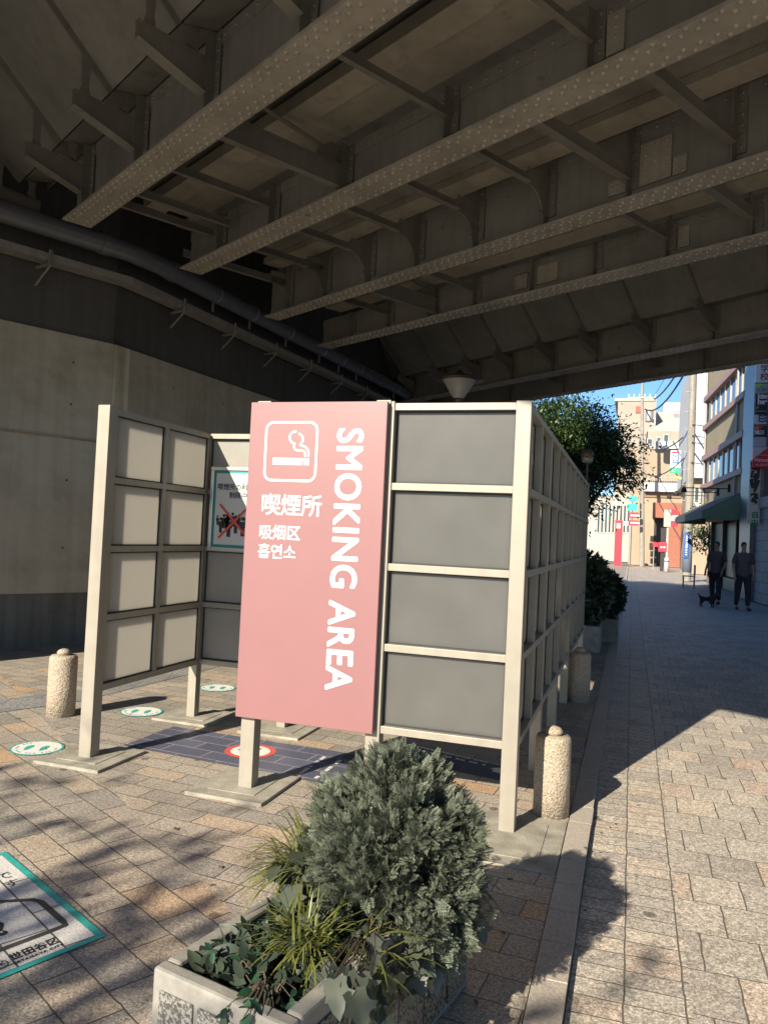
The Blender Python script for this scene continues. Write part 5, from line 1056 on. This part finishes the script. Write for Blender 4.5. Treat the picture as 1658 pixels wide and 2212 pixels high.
MB().box(pc.x-.24,49.8,1.15,pc.x+.24,50.2,1.75).build('box', M_CRIM, mbx, bevel=.04); MB().box(pc.x-.1,49.9,0,pc.x+.1,50.1,1.15).build('pedestal', M_DARK, mbx)
for dx in (-.12,.05): MB().box(pc.x+dx,49.78,1.4,pc.x+dx+.1,49.795,1.5).build('label_plate', M_WHITE, mbx)
pc = at(1440, 1180, 49); wp = thing('bollard_post', (pc.x, 49, 0), 'short round white post right of the dark red post box', 'bollard'); MB().lathe([(.14,0),(.14,.75),(.1,.85),(.02,.88)], (pc.x,49,0), 16).build('post', M_WHB, wp); MB().lathe([(.143,.6),(.143,.66)], (pc.x,49,0), 16).build('band', M_DARK, wp)

# ------------------------------------------------------------------ people and dog (small, in the shade by the shopfront)
def skin_body(name, verts, edges, radii, m, parent, root=0, sub=1):
    me = bpy.data.meshes.new(name); me.from_pydata(verts, edges, []); me.materials.append(m)
    o = bpy.data.objects.new(name, me); col.objects.link(o); o.parent = parent; o.location = (0,0,0)
    sk = o.modifiers.new('skin', 'SKIN'); sk.use_smooth_shade = True
    for i, r in enumerate(radii): me.skin_vertices[0].data[i].radius = (r, r) if not isinstance(r, tuple) else r
    me.skin_vertices[0].data[root].use_root = True
    ss = o.modifiers.new('sub', 'SUBSURF'); ss.levels = sub; ss.render_levels = sub; return o
M_SKIN = mat('skin', (0.36, 0.22, 0.15), .55); M_HAIR = mat('dark_hair', (0.012, 0.01, 0.009), .5); M_SHIRT = mat('dark_plum_shirt', (0.09, 0.07, 0.08), .8, var=.2); M_TROUS = mat('black_trousers', (0.022, 0.025, 0.035), .8); M_SHOE = mat('black_shoe', (0.015,.015,.016), .5)
def person(loc, rz, label, stride=.16, hold=0.0):
    p = thing('person', loc, label, 'person'); p.rotation_euler = (0,0,rz)
    v, e, r = [], [], []
    def add(co, rad, par=None):
        v.append(co); r.append(rad)
        if par is not None: e.append((par, len(v)-1))
        return len(v)-1
    pel = add((0,0,.95), (.135,.10)); wa = add((0,.01,1.12), (.12,.085), pel); ch = add((0,.0,1.32), (.15,.10), wa); nb = add((0,.01,1.45), (.075,.065), ch); nk = add((0,.0,1.53), .05, nb)
    hd = add((0,-.02,1.62), (.073,.088), nk); tp = add((0,-.01,1.70), (.06,.075), hd); nose = add((0,-.105,1.61), .014, hd)
    ends = []
    for s_ in (-1, 1):
        sh_ = add((s_*.17,.01,1.40), .055, ch); el = add((s_*.24,.03,1.12), .042, sh_); wr = add((s_*.22,-.08 - hold,.88 + hold*.6), .028, el); pm_ = add((s_*.22,-.11 - hold,.80 + hold*.6), (.018,.036), wr)
        for k_, (dx, l) in enumerate(((-.026,.07),(-.009,.082),(.009,.078),(.025,.06))):
            f1 = add((s_*.22+dx*.5,-.115-hold+dx*.8,.76 + hold*.6), .009, pm_); add((s_*.215+dx*.5,-.13-hold+dx*.8,.76-l*.6 + hold*.6), .008, f1)
        add((s_*.19,-.14-hold,.81 + hold*.6), .010, pm_)
        hp = add((s_*.09,0,.88), .085, pel); st2 = stride*s_; kn = add((s_*.10,-.04 - st2*.5,.49), .058, hp); an = add((s_*.10,.03 - st2,.09), .036, kn); ft = add((s_*.11,-.13 - st2,.035), (.038,.028), an)
    skin_body('body', v, e, r, M_SKIN, p, 0, 1)
    def sub(name, idx, grow, m, cut=None):
        pass
    # clothing: slightly fuller chains over the body
    sv = [(0,0,.76),(0,.01,1.12),(0,0,1.32),(0,.01,1.44),(-.17,.01,1.41),(-.235,.03,1.15),(.17,.01,1.41),(.235,.03,1.15)]
    skin_body('shirt', sv, [(0,1),(1,2),(2,3),(2,4),(4,5),(2,6),(6,7)], [(.185,.15),(.165,.13),(.19,.135),(.10,.09),.085,.066,.085,.066], M_SHIRT, p, 0, 1)
    tvv = [(0,0,.97),(-.09,0,.86),(-.10,-.04+stride*.5,.49),(-.10,.03+stride,.10),(.09,0,.86),(.10,-.04-stride*.5,.49),(.10,.03-stride,.10)]
    skin_body('trousers', tvv, [(0,1),(1,2),(2,3),(0,4),(4,5),(5,6)], [(.165,.13),.115,.082,.06,.115,.082,.06], M_TROUS, p, 0, 1)
    for s_ in (-1,1): skin_body('shoe', [(s_*.10,.06-stride*s_,.05),(s_*.105,-.04-stride*s_,.045),(s_*.11,-.16-stride*s_,.036)], [(0,1),(1,2)], [.046,.046,.038], M_SHOE, p, 0, 1)
    skin_body('hair', [(0,.03,1.58),(0,.025,1.68),(0,-.03,1.735)], [(0,1),(1,2)], [(.08,.05),(.078,.07),(.055,.05)], M_HAIR, p, 0, 1)
    fc = MB()
    for s_ in (-1,1): fc.dome((s_*.03,-.103,1.64), (0,-1,0), .009, .004, 8)
    fc.build('eyes', M_BLACK, p, local=True); MB().box(-.022,-.108,1.572,.022,-.098,1.578).build('mouth', M_CRIM, p, local=True); return p
g1 = gnd(1601, 1318, -.03); person((g1.x, g1.y, -.03), R(8), 'person in dark shirt and black trousers walking towards us with a small dog')
person((g1.x - .48, g1.y + 1.6, -.03), R(-25), 'person in dark clothes standing behind the dog walker near the shopfront', .05, .1)
g2 = gnd(1527, 1312, -.03); dog = thing('dog', (g2.x, g2.y, -.03), 'small dark dog on the road left of the walking person', 'dog'); dog.rotation_euler = (0,0,R(60))
M_FUR = mat('dark_fur', (0.02, 0.016, 0.014), .9)
dv = [(0,.16,.22),(0,0,.21),(0,-.13,.225),(0,-.20,.30),(0,-.25,.345),(0,-.33,.325),(0,.22,.27),(0,.27,.35)]; de = [(0,1),(1,2),(2,3),(3,4),(4,5),(0,6),(6,7)]; dr_ = [.062,.058,.078,.045,.052,.024,.022,.012]
for s_ in (-1,1):
    b = len(dv); dv += [(s_*.05,-.14,.17),(s_*.05,-.125,.09),(s_*.05,-.13,.012),(s_*.05,-.155,.01)]; de += [(2,b),(b,b+1),(b+1,b+2),(b+2,b+3)]; dr_ += [.03,.018,.014,.013]
    b = len(dv); dv += [(s_*.05,.14,.16),(s_*.05,.19,.09),(s_*.05,.175,.012),(s_*.05,.15,.01)]; de += [(0,b),(b,b+1),(b+1,b+2),(b+2,b+3)]; dr_ += [.038,.017,.014,.013]
    b = len(dv); dv += [(s_*.035,-.235,.40),(s_*.045,-.23,.43)]; de += [(4,b),(b,b+1)]; dr_ += [.016,.007]
skin_body('body', dv, de, dr_, M_FUR, dog, 1, 1)
tb = thing('cafe_chair', FX(31.0, 1.0, -.03), 'pale chair standing by the shaded shopfront beyond the dog', 'chair'); c0 = FX(31.0, 1.0, -.03)
MB().box(c0.x-.22,c0.y-.22,.42,c0.x+.22,c0.y+.22,.45).build('seat', M_PALE, tb, bevel=.01); MB().box(c0.x+.19,c0.y-.21,.5,c0.x+.22,c0.y+.21,.86).build('backrest', M_PALE, tb, bevel=.01)
for sx_ in (-1,1):
    for sy_ in (-1,1): MB().box(c0.x+sx_*.19-.015,c0.y+sy_*.19-.015,-.03,c0.x+sx_*.19+.015,c0.y+sy_*.19+.015,(.42 if sx_ < 0 else .86)).build('leg', M_PALE, tb)

# small debris and street equipment
lt = MB()
for (cx_, cy_, sx_, sy_, n_) in ((-1.6, 3.2, .8, .6, 16), (-.4, 3.0, .12, 1.2, 10), (-.08, 4, .07, 2.2, 16), (-3.6, 4.6, .5, .7, 10), (.8, 4.5, .6, 1.6, 10), (-.62, 6, .1, 1.5, 10)):
    for _ in range(n_):
        p = Vector((random.gauss(cx_, sx_*.6), random.gauss(cy_, sy_*.6), .004)); p.z = .006 if p.x < -.27 else (.01 if p.x < -.15 else -.024)
        leaf(lt, OVAL, p, (random.uniform(-1,1), random.uniform(-1,1), .08), (random.uniform(-.3,.3), random.uniform(-.3,.3), 1), random.uniform(.012, .034), .3, .3)
tag(lt.build('leaf_litter', mat('dry_leaf', (0.11, 0.07, 0.035), .8, var=.5, scale=40)), kind='stuff')
for i, (px, py, y, lab) in enumerate(((1424, 962, 61.8, 'white air conditioner on the terrace of the stepped apartment building, left one'), (1452, 962, 61.8, 'white air conditioner on the terrace of the stepped apartment building, right one'), (1502, 1100, 47.2, 'air conditioner box on the tan ground floor behind the thick pole'))):
    p = at(px, py, y); a_ = thing('air_conditioner', (p.x, y, p.z), lab, 'air conditioner', 'air conditioner boxes'); MB().box(p.x-.4, y-.3, p.z-.3, p.x+.4, y, p.z+.3).build('casing', M_WHB, a_, bevel=.02)
    fn = MB(); fn.tube([(p.x-.1, y-.301, p.z), (p.x-.1, y-.31, p.z)], .22, 16); fn.build('fan_grille', M_RAIL, a_)
for i, yy in enumerate((28.2, 34.6)): MB().tube([FX(yy,.06,2.7), FX(yy,.06,12)], .045, 8).build('downpipe', M_RAIL, Rb)
cp = slab(1362, 1040, 1364, 1200, 61.9, .1, 0); MB().tube([(cp[0],61.92,0),(cp[0],61.92,8.6)], .06, 8).build('downpipe', M_RAIL, Cb)
